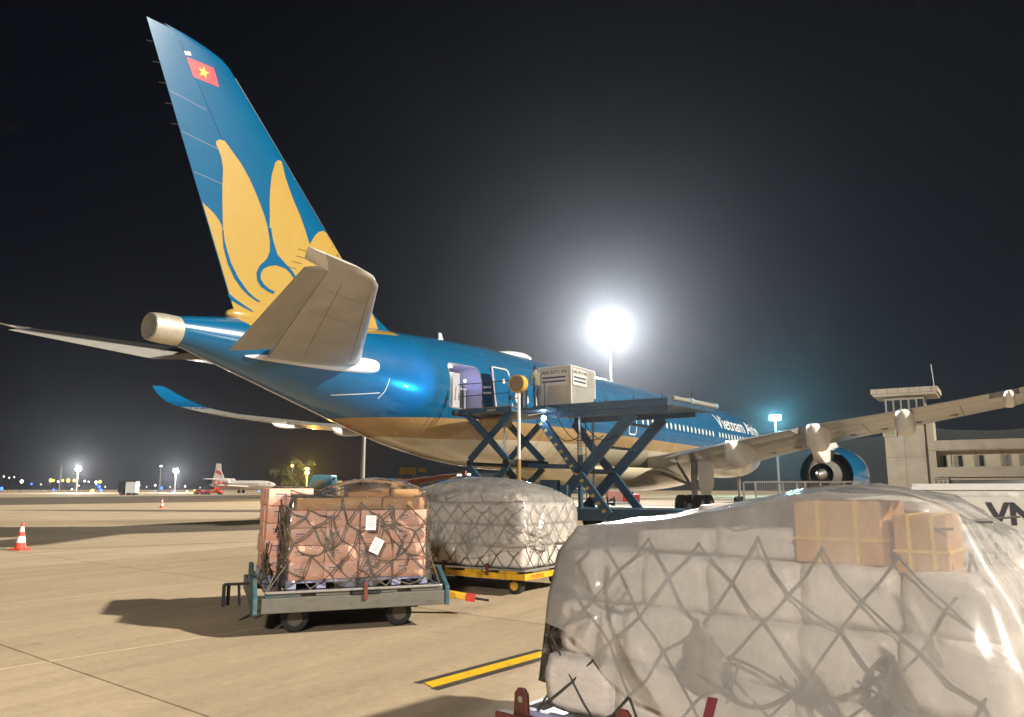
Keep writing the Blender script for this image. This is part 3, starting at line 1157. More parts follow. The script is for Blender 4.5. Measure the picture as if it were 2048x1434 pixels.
# ---- wings
WG = [(2.2, 45.6, 30.6, 3.55, 3.35, 2.0), (3.2, 44.9, 30.3, 3.65, 3.4, 1.95), (9.4, 40.1, 29.0, 4.42, 4.45, 1.15), (13.7, 36.9, 27.6, 4.95, 5.02, 0.88), (18.3, 33.4, 25.9, 5.42, 5.42, 0.68), (22.8, 30.0, 24.0, 5.90, 5.92, 0.52), (28.2, 25.9, 21.9, 7.15, 7.2, 0.34), (29.6, 24.85, 21.45, 7.65, 7.68, 0.28)]
WL = [(29.6, 24.85, 21.45, 7.65, 7.68, 0.28), (30.5, 24.1, 21.1, 7.95, 7.92, 0.22), (31.3, 23.2, 20.75, 8.4, 8.3, 0.17), (31.9, 22.2, 20.45, 8.95, 8.85, 0.12), (32.25, 21.2, 20.2, 9.5, 9.45, 0.06)]
WGS = WG
for sgn in (-1, 1):
    # the machine leans very slightly: the port wing hangs a touch higher mid-span
    lift = {9.4: 0.2, 13.7: 0.5, 18.3: 0.72, 22.8: 0.64, 28.2: 0.16}
    WG = [(s_[0], s_[1], s_[2], s_[3] + (lift.get(s_[0], 0) if sgn > 0 else 0), s_[4] + (lift.get(s_[0], 0) if sgn > 0 else 0), s_[5]) for s_ in WGS]
    wing = surf(fill_sts(WG, 4), 0.0, 0.80, sgn, n=12).build('wing', M['wing'], plane, smooth=40)
    sub = fill_sts(WG, 4)
    surf([s_ for s_ in sub if 3.3 <= s_[0] <= 13.2], 0.806, 1.0, sgn, 0.8, R(3), n=6).build('inboard_flap', M['wing'], wing, smooth=35)
    surf([s_ for s_ in sub if 13.6 <= s_[0] <= 22.0], 0.806, 1.0, sgn, 0.8, R(2), n=6).build('outboard_flap', M['wing'], wing, smooth=35)
    surf([s_ for s_ in sub if 22.2 <= s_[0]], 0.806, 1.0, sgn, 0.8, R(1), n=6).build('aileron', M['wing'], wing, smooth=35)
    surf(fill_sts(WL, 3), 0.0, 1.0, sgn, n=10).build('winglet', M['blue'], wing, smooth=40)
    surf([WG[-1], tuple((a + b_) / 2 for a, b_ in zip(WL[0], WL[1]))], -0.004, 1.004, sgn, n=10).build('winglet_root', M['white'], wing, smooth=40)
    for fy, ln_, hh, ww in ((9.2, 5.6, 0.80, 0.52), (13.9, 5.0, 0.72, 0.48), (18.2, 4.4, 0.62, 0.42), (22.4, 3.4, 0.34, 0.22)):
        if sgn > 0:
            hh, ww = hh * 0.45, ww * 0.5
        tx = lin([(s_[0], s_[2]) for s_ in WG], fy)
        tz = lin([(s_[0], s_[4]) for s_ in WG], fy)
        rg = []
        for i in range(13):
            t = i / 12
            x = tx - 0.75 + ln_ * t
            k_ = 0.06 + 0.94 * max(0.0, math.sin(pi * t ** 0.55)) ** 0.9
            zc = tz - 0.12 - hh * 0.75 * k_ - 0.10 * t
            rg.append([Vector((x, sgn * (fy + ww * k_ * math.copysign(abs(math.cos(a)) ** 0.6, math.cos(a))), zc + hh * k_ * math.copysign(abs(math.sin(a)) ** 0.75, math.sin(a)))) for a in [2 * pi * q / 18 for q in range(18)]])
        MB().loft(rg).build('flap_track_fairing', M['white'], wing, smooth=50)
    # engine
    EY = sgn * 12.0
    eng = thing('engine', None, None)
    eng.parent = plane
    EC = (0, EY, 2.62)
    MB().lathe([(40.3, 1.62), (40.2, 1.66), (41.5, 1.86), (43.3, 1.98), (45.2, 1.95), (46.0, 1.82), (46.25, 1.7), (46.1, 1.58), (45.2, 1.5), (41.5, 1.66), (40.3, 1.62)], 48, 'x', EC, cap=False).build('nacelle', M['blue'], eng, smooth=40)
    MB().lathe([(46.22, 1.80), (46.34, 1.7), (46.2, 1.56)], 48, 'x', EC, cap=False).build('intake_lip', M['steel'], eng, smooth=60)
    MB().lathe([(43.2, 1.5), (43.0, 0.2), (43.6, 0.0)], 32, 'x', EC, cap=False).build('fan_disc', M['dark'], eng, smooth=40)
    MB().lathe([(42.5, 1.05), (40.8, 1.12), (39.3, 0.86), (38.6, 0.74), (38.62, 0.70), (39.2, 0.66)], 36, 'x', EC, cap=False).build('core_cowl', M['oldgrey'], eng, smooth=50)
    MB().lathe([(39.4, 0.44), (38.6, 0.40), (37.7, 0.12), (37.5, 0.0)], 24, 'x', EC, cap=False).build('exhaust_plug', M['steel'], eng, smooth=60)
    py = MB()
    rg = []
    for x, z0, z1, w in ((36.2, 4.35, 4.75, 0.12), (38.4, 3.35, 4.8, 0.32), (40.6, 3.5, 4.85, 0.36), (42.5, 4.3, 4.9, 0.34), (44.6, 4.45, 4.75, 0.12)):
        rg.append([Vector((x, EY - w, z0)), Vector((x, EY + w, z0)), Vector((x, EY + w, z1)), Vector((x, EY - w, z1))])
    py.loft(rg)
    py.build('pylon', M['white'], eng, smooth=30, bevel=0.05)
    # main gear
    gy = sgn * 5.3
    gear = thing('main_landing_gear', None, None)
    gear.parent = plane
    MB().tube([(33.6, gy, 0.75), (33.6, gy, 2.2), (33.6, gy * 1.03, 4.0)], [0.16, 0.2, 0.26], 14).build('gear_strut', M['wing'], gear, smooth=40)
    MB().tube([(32.6, gy, 0.70), (34.6, gy, 0.70)], 0.16, 10).build('bogie_beam', M['wing'], gear, smooth=40)
    MB().tube([(33.6, gy, 1.9), (33.2, gy * 0.45, 3.1)], 0.10, 8).build('side_brace', M['wing'], gear, smooth=40)
    MB().tube([(33.6, gy, 1.6), (31.4, gy * 0.95, 3.3)], 0.09, 8).build('drag_brace', M['wing'], gear, smooth=40)
    for wx in (32.75, 34.45):
        for wy in (-0.55, 0.55):
            wh = MB().lathe([(-0.24, 0.35), (-0.26, 0.55), (-0.2, 0.68), (0.2, 0.68), (0.26, 0.55), (0.24, 0.35)], 28, 'y', (wx, gy + wy, 0.69)).build('wheel', M['rubber'], gear, smooth=35)
            MB().lathe([(-0.25, 0.34), (-0.16, 0.28), (0.16, 0.28), (0.25, 0.34)], 20, 'y', (wx, gy + wy, 0.69)).build('rim', M['wing'], wh, smooth=35)
    dv = [(31.6, 3.35), (34.6, 3.5), (34.4, 1.9), (33.6, 1.35), (32.3, 1.35), (31.7, 1.8)]
    MB().prism(dv, lambda p: Vector((p[0], sgn * 6.25, p[1])), lambda p: Vector((p[0], sgn * 6.32, p[1]))).build('gear_door', M['white'], gear, bevel=0.02)
ng = thing('nose_landing_gear', None, None)
ng.parent = plane
MB().tube([(61.6, 0, 0.5), (61.7, 0, 3.0)], 0.13, 12).build('gear_strut', M['wing'], ng, smooth=40)
for wy in (-0.3, 0.3):
    MB().lathe([(-0.16, 0.3), (-0.17, 0.42), (-0.12, 0.5), (0.12, 0.5), (0.17, 0.42), (0.16, 0.3)], 24, 'y', (61.6, wy, 0.5)).build('wheel', M['rubber'], ng, smooth=35)

WGP = WG
WG = WGS
# ---- panel seams, static wicks and hatches
def under(sts, y, c, sgn):
    for a, b_ in zip(sts, sts[1:]):
        if a[0] <= y <= b_[0]:
            t = (y - a[0]) / (b_[0] - a[0])
            _, lx, tx, lz, tz, th = (p + (q - p) * t for p, q in zip(a, b_))
            return Vector((lx - c * (lx - tx), sgn * y, lz + (tz - lz) * c - naca(c, 1.0) * th * 1.1 - 0.008))


def seam(sts, path, sgn, w, parent, name='panel_seam'):
    vs = []
    P_ = [under(sts, y, c, sgn) for y, c in path]
    for i, p in enumerate(P_):
        d = (P_[min(i + 1, len(P_) - 1)] - P_[max(0, i - 1)]).normalized()
        n_ = d.cross(Vector((0, 0, 1))).normalized() * w / 2
        vs += [p - n_, p + n_]
    MB().add(vs, [(2 * i, 2 * i + 1, 2 * i + 3, 2 * i + 2) for i in range(len(P_) - 1)]).build(name, M['seam'], parent)


hparts = [o for o in plane.children if o.name.startswith('horizontal_stabilizer')]
wparts = [o for o in plane.children if o.name.startswith('wing')]
for o, sgn in zip(hparts, (-1, 1)):
    seam(HT, [(2.2 + 0.5 * i, 0.10) for i in range(11)], sgn, 0.012, o)
    seam(HT, [(2.2 + 0.5 * i, 0.48) for i in range(11)], sgn, 0.011, o)
    for y in (3.6, 5.2, 6.6):
        seam(HT, [(y, 0.10 + 0.055 * i) for i in range(11)], sgn, 0.011, o)
    for k in range(4):
        y = 6.9 + 0.3 * k
        q = under(HT, min(y, 7.8), 0.99, sgn)
        MB().tube([q + Vector((0.02, 0, 0.03)), q + Vector((-0.28, 0, 0.02))], 0.008, 5).build('static_wick', M['dark'], o)
for o, sgn in zip(wparts, (-1, 1)):
    WG = WGS if sgn < 0 else WGP
    for c in (0.14, 0.60):
        seam(WG, [(3.4 + 1.0 * i, c) for i in range(26)], sgn, 0.035, o)
    for y in (6.0, 11.5, 16.0, 20.5, 24.5, 27.0):
        seam(WG, [(y, 0.14 + 0.064 * i) for i in range(11)], sgn, 0.03, o)
    for k in range(9):
        y = 6.5 + 1.7 * k
        q = under(WG, y, 0.42, sgn)
        MB().lathe([(-0.006, 0.22), (0.004, 0.22)], 16, 'z', q).build('access_panel', M['seam'], o)
    for k in range(7):
        q = under(WG, 19.5 + 1.4 * k, 0.99, sgn)
        MB().tube([q + Vector((0.02, 0, 0.04)), q + Vector((-0.3, 0, 0.03))], 0.01, 5).build('static_wick', M['dark'], o)
for k in range(5):
    z = 13.6 + 0.6 * k
    MB().tube([(fte(z) + 0.02, 0, z), (fte(z) - 0.26, 0, z - 0.08)], 0.012, 5).build('static_wick', M['dark'], rud)
for u in (10.9, 16.2, 21.5, 27.0, 33.0):
    zc, hh, w = fus(u)
    skin_strip([(u, zc - hh * 0.8), (u, zc), (u, zc + hh * 0.85)], 0.022, 0.006, 'skin_joint', mat('skin_joint_line', (0.02, 0.05, 0.09), 0.5), fuselage)
skin_strip([(10.9 + i, 7.55) for i in range(30)], 0.018, 0.006, 'skin_joint', MATS['skin_joint_line'], fuselage)
for a, b_, c, d in ((17.2, 18.0, 3.25, 3.75), (19.0, 20.6, 3.2, 4.6), (8.8, 9.5, 4.75, 5.2), (5.2, 5.9, 6.6, 7.0), (23.0, 24.0, 3.4, 3.9)):
    skin_strip(rrect(a, b_, c, d, 0.08), 0.02, 0.008, 'hatch_outline', MATS['skin_joint_line'], fuselage, closed=True)
for k in range(3):
    skin_strip([(52.5 + 1.0 * k, 3.45), (52.9 + 1.0 * k, 3.45)], 0.14, 0.01, 'vent', M['seam'], fuselage)

# ================================================================= generic builders
CUBE = {}


def carton_mesh(key, m, bulge=0.0, seed=0, seg=1):
    """unit carton with softened edges; bulge > 0 gives a pillowy wrapped parcel"""
    k = (key, seed)
    if k in CUBE:
        return CUBE[k]
    bm = bmesh.new()
    bmesh.ops.create_cube(bm, size=1.0)
    if bulge > 0:
        bmesh.ops.subdivide_edges(bm, edges=bm.edges[:], cuts=6, use_grid_fill=True)
        for v in bm.verts:
            c = v.co.copy()
            q = Vector((1, 1, 1))
            fx = [1 - (2 * abs(t)) ** 4 for t in c]
            out = Vector((c.x * (1 + bulge * fx[1] * fx[2]), c.y * (1 + bulge * fx[0] * fx[2]), c.z * (1 + bulge * 0.6 * fx[0] * fx[1])))
            r = c.length
            out *= 1 - 0.10 * max(0, r - 0.70) / 0.16 * 0.5
            nzv = noise.noise_vector(c * 3.1 + Vector((seed * 7.3, seed * 1.9, 3)))
            nz2 = noise.noise_vector(c * 9.0 + Vector((seed * 3.3, 1.9, seed)))
            v.co = out + nzv * 0.035 + nz2 * 0.012
    else:
        bmesh.ops.bevel(bm, geom=bm.edges[:], offset=0.018, segments=2, affect='EDGES', profile=0.5)
    me = bpy.data.meshes.new(key)
    bm.to_mesh(me)
    bm.free()
    me.materials.append(m)
    if bulge > 0:
        me.polygons.foreach_set('use_smooth', [True] * len(me.polygons))
    else:
        me.polygons.foreach_set('use_smooth', [True] * len(me.polygons))
        me.set_sharp_from_angle(angle=R(30))
    CUBE[k] = me
    return me


def place_box(name, me, frame, c, size, label, cat, group, jit=0.0):
    o = link(name, me)
    o.matrix_world = frame @ Matrix.Translation(Vector(c) + Vector([random.uniform(-jit, jit) for _ in range(3)])) @ Euler((0, 0, random.uniform(-jit, jit) * 2)).to_matrix().to_4x4() @ Matrix.Diagonal((*size, 1))
    return tag(o, label, cat, group)


def frame(loc, rz):
    return Matrix.Translation(Vector((*loc, 0))) @ Matrix.Rotation(rz, 4, 'Z')


def perim(x0, x1, y0, y1, s):
    """point and outward normal on a rectangle at perimeter fraction s (0 at x0,y0 running along +x)"""
    w, h = x1 - x0, y1 - y0
    L = 2 * (w + h)
    d = (s % 1.0) * L
    r = 0.10
    if d < w:
        p, nn = (x0 + d, y0), (0, -1)
        e_ = min(d, w - d)
        nb = (-1, 0) if d < w / 2 else (1, 0)
    elif d < w + h:
        d -= w
        p, nn = (x1, y0 + d), (1, 0)
        e_ = min(d, h - d)
        nb = (0, -1) if d < h / 2 else (0, 1)
    elif d < 2 * w + h:
        d -= w + h
        p, nn = (x1 - d, y1), (0, 1)
        e_ = min(d, w - d)
        nb = (1, 0) if d < w / 2 else (-1, 0)
    else:
        d -= 2 * w + h
        p, nn = (x0, y1 - d), (-1, 0)
        e_ = min(d, h - d)
        nb = (0, 1) if d < h / 2 else (0, -1)
    nv = Vector((nn[0], nn[1], 0))
    if e_ < r:
        k = (1 - e_ / r) * 0.5
        nv = (nv * (1 - k) + Vector((nb[0], nb[1], 0)) * k).normalized()
    return Vector((p[0], p[1], 0)), nv


def net_mesh(x0, x1, y0, y1, z0, z1, cols, rows, r, off, jit, topfn, inset=0.0, seed=1, sag=0.02, top=True):
    rnd = random.Random(seed)
    b = MB()
    nodes = {}
    for j in range(rows + 1):
        t = j / rows
        z = z0 + (z1 - z0) * t
        for i in range(cols):
            s = (i + (0.5 if j % 2 else 0.0)) / cols
            p, nv = perim(x0 + inset * t, x1 - inset * t, y0 + inset * t, y1 - inset * t, s)
            q = 0 if j == 0 else 1
            nodes[(i, j)] = p + nv * (off + rnd.uniform(0, jit * 0.3)) + Vector((0, 0, z)) + q * Vector((0, 0, rnd.uniform(-jit, jit))) + q * Vector((-nv.y, nv.x, 0)) * rnd.uniform(-jit, jit)
    def rope(p, q, rr_=r):
        mid = (p + q) / 2 + Vector((rnd.uniform(-1, 1), rnd.uniform(-1, 1), -1)) * sag * rnd.random()
        b.tube([p, mid, q], rr_, 5, cap=False)
    for j in range(rows):
        for i in range(cols):
            a = nodes[(i, j)]
            i2 = (i - 1) % cols if j % 2 == 0 else i
            i3 = i if j % 2 == 0 else (i + 1) % cols
            rope(a, nodes[(i2, j + 1)])
            rope(a, nodes[(i3, j + 1)])
    for p in nodes.values():
        b.sphere(p, r * 1.9, 6, 4)
    if top:
        # diamond mesh over the top
        n = 7
        g_ = {}
        xa, xb, ya, yb = x0 + inset, x1 - inset, y0 + inset, y1 - inset
        ny = max(3, int((yb - ya) / 0.4))
        nx = max(3, int((xb - xa) / 0.4))
        for i in range(nx + 1):
            for j in range(ny + 1):
                xx = xa + (xb - xa) * i / nx
                yy = ya + (yb - ya) * j / ny
                if 0 < i < nx and 0 < j < ny:
                    xx += rnd.uniform(-jit, jit)
                    yy += rnd.uniform(-jit, jit)
                g_[(i, j)] = Vector((xx, yy, topfn(xx, yy) + r))
        for i in range(nx):
            for j in range(ny):
                if (i + j) % 2 == 0:
                    rope(g_[(i, j)], g_[(i + 1, j + 1)])
                else:
                    rope(g_[(i + 1, j)], g_[(i, j + 1)])
    return b


def loops(b, centre, nrm, count, rad, r, seed):
    """slack rope: strands falling from a knot, crossing, sagging and looping back"""
    rnd = random.Random(seed)
    nrm = Vector(nrm).normalized()
    t1 = Vector((-nrm.y, nrm.x, 0)).normalized()
    t2 = Vector((0, 0, 1))
    c0 = Vector(centre)
    for k in range(count):
        c = c0 + t1 * rnd.gauss(0, 0.15) * rad + t2 * rnd.gauss(0, 0.2) * rad
        a0 = rnd.uniform(0, 6.28)
        L = rad * rnd.uniform(0.7, 1.6)
        e0 = c + t1 * math.cos(a0) * L * 0.7 + t2 * math.sin(a0) * L
        a1 = a0 + pi + rnd.uniform(-1.0, 1.0)
        e1 = c + t1 * math.cos(a1) * L * 0.7 + t2 * math.sin(a1) * L
        bow = t1 * rnd.uniform(-0.3, 0.3) * rad + t2 * rnd.uniform(-0.45, 0.1) * rad
        pts = []
        for i in range(9):
            t = i / 8
            p = e0 * (1 - t) ** 2 + (c + bow) * 2 * t * (1 - t) + e1 * t * t
            pts.append(p + nrm * (0.010 + 0.018 * math.sin(pi * t) * rnd.random()))
        b.tube(pts, r, 5, cap=False)
    b.sphere(c0 + nrm * 0.015, r * 3.0, 8, 5, (1.2, 0.8, 1.2))


def drape(x0, x1, y0, y1, zt, domefn, hemfn, dispfn, ns=150, nr=16, nv=26, offs=0.04, inset=0.0, part=None):
    """plastic sheet over a load: top sheet + skirt as one grid"""
    vs = []
    idx = {}
    b = MB()
    cx, cy = (x0 + x1) / 2, (y0 + y1) / 2
    rows = []
    for k in range(nr):
        t = k / nr
        row = []
        for i in range(ns):
            p, nv_ = perim(x0 + inset, x1 - inset, y0 + inset, y1 - inset, i / ns)
            q = Vector((cx, cy, 0)).lerp(p, t ** 0.8 if t > 0 else 0)
            z = domefn(q.x, q.y, t)
            nzv = noise.noise((q.x * 3.1, q.y * 3.1, 4.2)) * 0.02 + abs(noise.noise((q.x * 8, q.y * 8, 1.2))) * 0.012
            row.append(Vector((q.x, q.y, z + nzv)))
        rows.append(row)
    for k in range(nv + 1):
        t = k / nv
        row = []
        for i in range(ns):
            s = i / ns
            p0, n0 = perim(x0 + inset, x1 - inset, y0 + inset, y1 - inset, s)
            p1, n1 = perim(x0, x1, y0, y1, s)
            ze = domefn(p0.x, p0.y, 1.0)
            hem = hemfn(s)
            z = ze + (hem - ze) * t
            p = p0.lerp(p1, min(1, (ze - z) / max(0.3, ze - 0.55)))
            n_ = n1
            ot = offs * min(1, t * 4)
            d = dispfn(s, z, p)
            row.append(p + n_ * (ot + d * min(1, t * 3)) + Vector((0, 0, z)))
        rows.append(row)
    for r_ in rows:
        vs += r_
    m = len(rows)
    fs = []
    for k in range(m - 1):
        for i in range(ns):
            i2 = (i + 1) % ns
            fs.append((k * ns + i, k * ns + i2, (k + 1) * ns + i2, (k + 1) * ns + i))
    b.add(vs, fs)
    return b


def wheel(parent, c, r, w, axis='y', mt=None):
    wh = MB().lathe([(-w / 2, r * 0.6), (-w / 2, r * 0.9), (-w * 0.36, r), (w * 0.36, r), (w / 2, r * 0.9), (w / 2, r * 0.6)], 22, axis, c).build('wheel', M['rubber'], parent, smooth=35)
    MB().lathe([(-w * 0.52, r * 0.2), (-w * 0.54, r * 0.56), (w * 0.54, r * 0.56), (w * 0.52, r * 0.2)], 16, axis, c).build('rim', mt or M['oldgrey'], wh, smooth=35)
    return wh

# ================================================================= pallet of salmon cartons on the blue-green dolly
A1 = R(-36)
F1 = frame((-7.72, -14.36), A1)
d1 = thing('cargo_dolly', 'weathered blue-green dolly with grey side beam under the salmon cartons', 'dolly', (-7.72, -14.36, 0), A1)
bm_ = MB()
bm_.box(-0.02, 2.26, 0.0, 0.09, 0.29, 0.47)
bm_.build('side_beam', M['oldgrey'], d1, bevel=0.012)
MB().box(-0.02, 2.26, 2.52, 2.61, 0.29, 0.47).build('side_beam', M['oldgrey'], d1, bevel=0.012)
for x in (0.15, 0.78, 1.42, 2.05):
    MB().box(x, x + 0.09, 0.09, 2.52, 0.31, 0.43).build('cross_member', M['dark'], d1)
for x in (0.02, 0.62, 1.22, 1.82):
    MB().box(x, x + 0.42, 0.025, 0.10, 0.472, 0.515).build('roller_guide', M['teal'] if x < 0.1 else M['oldgrey'], d1, bevel=0.006)
for i in range(9):
    MB().tube([(0.10, 0.2 + 0.27 * i, 0.475), (2.14, 0.2 + 0.27 * i, 0.475)], 0.035, 8).build('deck_roller', M['steel'], d1, smooth=40)
# end plates
pl = [(0.02, 0.28), (0.30, 0.22), (1.18, 0.36), (1.28, 0.62), (1.22, 0.80), (1.02, 0.80), (0.94, 0.66), (0.62, 0.62), (0.50, 0.70), (0.30, 0.66), (0.05, 0.46)]
MB().prism(pl, lambda p: Vector((-0.06, p[0], p[1])), lambda p: Vector((-0.115, p[0], p[1]))).build('end_plate', M['teal'], d1, bevel=0.012)
MB().box(-0.10, -0.02, 1.25, 2.6, 0.3, 0.5).build('end_beam', M['teal'], d1, bevel=0.01)
MB().prism([(0.0, 0.28), (0.55, 0.30), (0.55, 0.66), (0.42, 0.74), (0.2, 0.62), (0.0, 0.52)], lambda p: Vector((2.27, p[0], p[1])), lambda p: Vector((2.33, p[0], p[1]))).build('end_plate', M['teal'], d1, bevel=0.012)
MB().box(2.262, 2.33, 0.6, 2.6, 0.3, 0.5).build('end_beam', M['teal'], d1, bevel=0.01)
MB().box(1.20, 1.25, -0.03, 0.02, 0.40, 0.62).build('pallet_stop', M['rust'], d1, bevel=0.008)
MB().box(1.06, 1.42, -0.02, 0.06, 0.475, 0.505).build('stop_bracket', M['dark'], d1)
# running gear
for x, s_ in ((0.42, 1), (1.75, 1)):
    for y in (0.42, 2.2):
        wheel(d1, (x, y, 0.17), 0.17, 0.12, 'y')
        MB().prism([(x - 0.28, 0.31), (x + 0.26, 0.31), (x + 0.08, 0.14), (x - 0.08, 0.14)], lambda p, y=y: Vector((p[0], y + 0.08, p[1])), lambda p, y=y: Vector((p[0], y + 0.12, p[1]))).build('axle_bracket', M['dark'], d1)
    MB().tube([(x, 0.42, 0.17), (x, 2.2, 0.17)], 0.035, 8).build('axle', M['dark'], d1)
MB().box(1.55, 2.05, 0.5, 0.72, 0.2, 0.29).build('brake_box', M['teal'], d1, bevel=0.02)
MB().box(0.55, 1.5, 0.6, 2.0, 0.22, 0.30).build('spine_frame', M['dark'], d1)
# draw bar and hitch
tb = MB()
tb.beam((2.3, 1.15, 0.34), (2.86, 0.92, 0.24), 0.12, 0.09)
tb.build('draw_bar', M['yellow'], d1, bevel=0.01)
MB().beam((2.86, 0.92, 0.24), (2.98, 0.87, 0.22), 0.13, 0.10).build('draw_bar_tip', M['red'], d1)
MB().tube([(2.97, 0.87, 0.22), (3.16, 0.79, 0.19)], 0.018, 6).build('tow_pin', M['dark'], d1)
hk = MB()
hk.beam((-0.1, 0.95, 0.55), (-0.42, 0.95, 0.55), 0.05, 0.03)
hk.beam((-0.42, 0.88, 0.56), (-0.42, 0.88, 0.28), 0.045, 0.045)
hk.beam((-0.36, 1.02, 0.56), (-0.36, 1.02, 0.28), 0.045, 0.045)
hk.beam((-0.24, 0.95, 0.56), (-0.22, 0.95, 0.28), 0.035, 0.035)
hk.build('tow_hitch', M['dark'], d1)

sh = thing('air_cargo_pallet', 'thin silver aluminium pallet sheet beneath the salmon cartons', 'pallet', (-7.72, -14.36, 0), A1)
MB().box(0.05, 2.2, 0.03, 2.55, 0.518, 0.528).build('base_sheet', M['alu'], sh)
for a, b_ in (((0.04, 0.02), (2.21, 0.02)), ((0.04, 2.56), (2.21, 2.56)), ((0.04, 0.02), (0.04, 2.56)), ((2.21, 0.02), (2.21, 2.56))):
    MB().beam((a[0], a[1], 0.532), (b_[0], b_[1], 0.532), 0.05, 0.028).build('edge_rail', M['alu'], sh, bevel=0.005)
for k, (x0, y0, y1) in enumerate(((0.27, 0.14, 0.75), (1.22, 0.14, 0.75), (0.05, 0.95, 2.4), (0.75, 0.95, 2.4))):
    sk = thing('plastic_skid', ['blue plastic skid under the front left salmon cartons', 'blue plastic skid under the front right salmon cartons', 'blue plastic skid under the tall left salmon stack', 'blue plastic skid under the rear kraft cartons'][k], 'skid', F1 @ Vector((x0, y0, 0.54)), A1, 'blue skids under the salmon cartons')
    w_ = (0.85 if k < 2 else (0.62 if k == 2 else 1.35))
    MB().box(0, w_, 0, y1 - y0, 0.075, 0.105).build('deck', M['blueplastic'], sk, bevel=0.006)
    for i in range(3):
        xx = (w_ - 0.12) * i / 2
        MB().box(xx, xx + 0.12, 0, y1 - y0, 0.006, 0.074).build('runner', M['blueplastic'], sk, bevel=0.006)

c_sal = carton_mesh('salmon_carton', M['salmon'])
bmp = bmesh.new()
bmp.from_mesh(c_sal)
for (xa, xb, za, zb_) in ((-0.36, -0.10, 0.12, 0.20), (-0.36, -0.02, 0.02, 0.05), (-0.36, -0.08, -0.06, -0.03), (-0.36, -0.16, -0.14, -0.11), (0.14, 0.38, -0.30, 0.22)):
    for sd in (0, 1):
        if sd == 0:
            q = [(xa, -0.5015, za), (xb, -0.5015, za), (xb, -0.5015, zb_), (xa, -0.5015, zb_)]
        else:
            q = [(-0.5015, xb, za), (-0.5015, xa, za), (-0.5015, xa, zb_), (-0.5015, xb, zb_)]
        f_ = bmp.faces.new([bmp.verts.new(p) for p in q])
        f_.material_index = 2 if xa > 0 else 1
bmp.to_mesh(c_sal)
bmp.free()
c_sal.materials.append(mat('carton_print', (0.16, 0.17, 0.26), 0.7))
c_sal.materials.append(mat('carton_label', (0.82, 0.46, 0.33), 0.6, var=0.1, vscale=9))
c_kra = carton_mesh('kraft_carton', M['kraft'])
ROWN = ['bottom', 'lower middle', 'upper middle', 'top', 'fifth']
zb0 = 0.645
hc = 0.213
for j in range(4):
    for i in range(4):
        x = 0.30 + 0.432 * i + (0.02 if i > 1 else 0)
        o = place_box('salmon_carton', c_sal, F1, (x + 0.212, 0.42 + 0.02 * ((i * 7 + j * 3) % 3), zb0 + hc * j + hc / 2), (0.425, 0.52, hc - 0.004), 'salmon carton on front face of the first pallet, %s layer, %s from left' % (ROWN[j], ORD[i]), 'carton', 'salmon cartons on the first pallet', 0.006)
for k in range(3):
    for j in range(5):
        hh = 0.226
        place_box('salmon_carton', c_sal, F1, (0.36, 1.18 + 0.5 * k, zb0 + hh * j + hh / 2), (0.58, 0.49, hh - 0.004), 'salmon carton in tall left stack of first pallet, %s layer, %s from front' % (ORD[j], ORD[k]), 'carton', 'salmon cartons on the first pallet', 0.008)
for k in range(3):
    for j in range(3):
        place_box('kraft_carton', c_kra, F1, (1.38, 1.18 + 0.5 * k, zb0 + 0.32 * j + 0.16), (1.2, 0.49, 0.316), 'large kraft carton behind the salmon front row, %s layer, %s from front' % (ORD[j], ORD[k]), 'carton', 'kraft cartons on the first pallet', 0.005)
for i, (x, w_) in enumerate(((0.36, 0.56), (0.94, 0.5), (1.46, 0.56))):
    place_box('kraft_carton', c_kra, F1, (x + w_ / 2, 0.50, 1.497 + 0.082), (w_ - 0.01, 0.62, 0.155), 'flat kraft carton lying on the salmon front row, %s from left' % ORD[i], 'carton', 'kraft cartons on the first pallet', 0.006)
place_box('kraft_carton', c_kra, F1, (1.33, 0.66, 1.66 + 0.09), (0.55, 0.42, 0.17), 'topmost kraft carton at the peak of the first pallet', 'carton', 'kraft cartons on the first pallet', 0.004)
place_box('kraft_carton', c_kra, F1, (1.80, 0.55, 1.66 + 0.055), (0.34, 0.46, 0.105), 'low kraft carton beside the topmost one on the first pallet', 'carton', 'kraft cartons on the first pallet', 0.004)


def top1(x, y):
    if y < 0.85:
        return 1.85 if 1.05 < x < 1.62 else 1.67
    return 1.79 if x < 0.7 else 1.64


nb = net_mesh(0.24, 2.06, 0.13, 2.42, 0.55, 1.55, 26, 6, 0.0085, 0.015, 0.085, top1, 0.0, 3, 0.05)
loops(nb, (0.75, 0.10, 1.15), (0, -1, 0), 5, 0.20, 0.008, 4)
loops(nb, (1.55, 0.10, 1.30), (0, -1, 0), 4, 0.18, 0.008, 5)
loops(nb, (1.25, 0.10, 0.85), (0, -1, 0), 4, 0.22, 0.008, 6)
for k in range(16):
    loops(nb, (0.05 + 0.01 * k, 0.5 + 0.1 * k, 0.68 + 0.05 * (k % 5)), (-1, -0.3, 0), 2, 0.20, 0.008, 20 + k)
for a, b_ in (((0.30, 0.12, 0.9), (0.05, 0.02, 0.56)), ((0.26, 0.3, 1.0), (0.04, 0.02, 0.56)), ((0.24, 1.2, 1.1), (0.04, 1.0, 0.56)), ((2.05, 0.12, 1.0), (2.2, 0.03, 0.55))):
    nb.tube([a, b_], 0.009, 5)
no = nb.build('cargo_net', M['rope'], smooth=60)
no.matrix_world = F1
tag(no, 'tangled brown rope net stretched over the salmon cartons', 'net')
for a, b_ in (((0.28, 0.06, 0.86), (0.05, 0.02, 0.55)),):
    pass


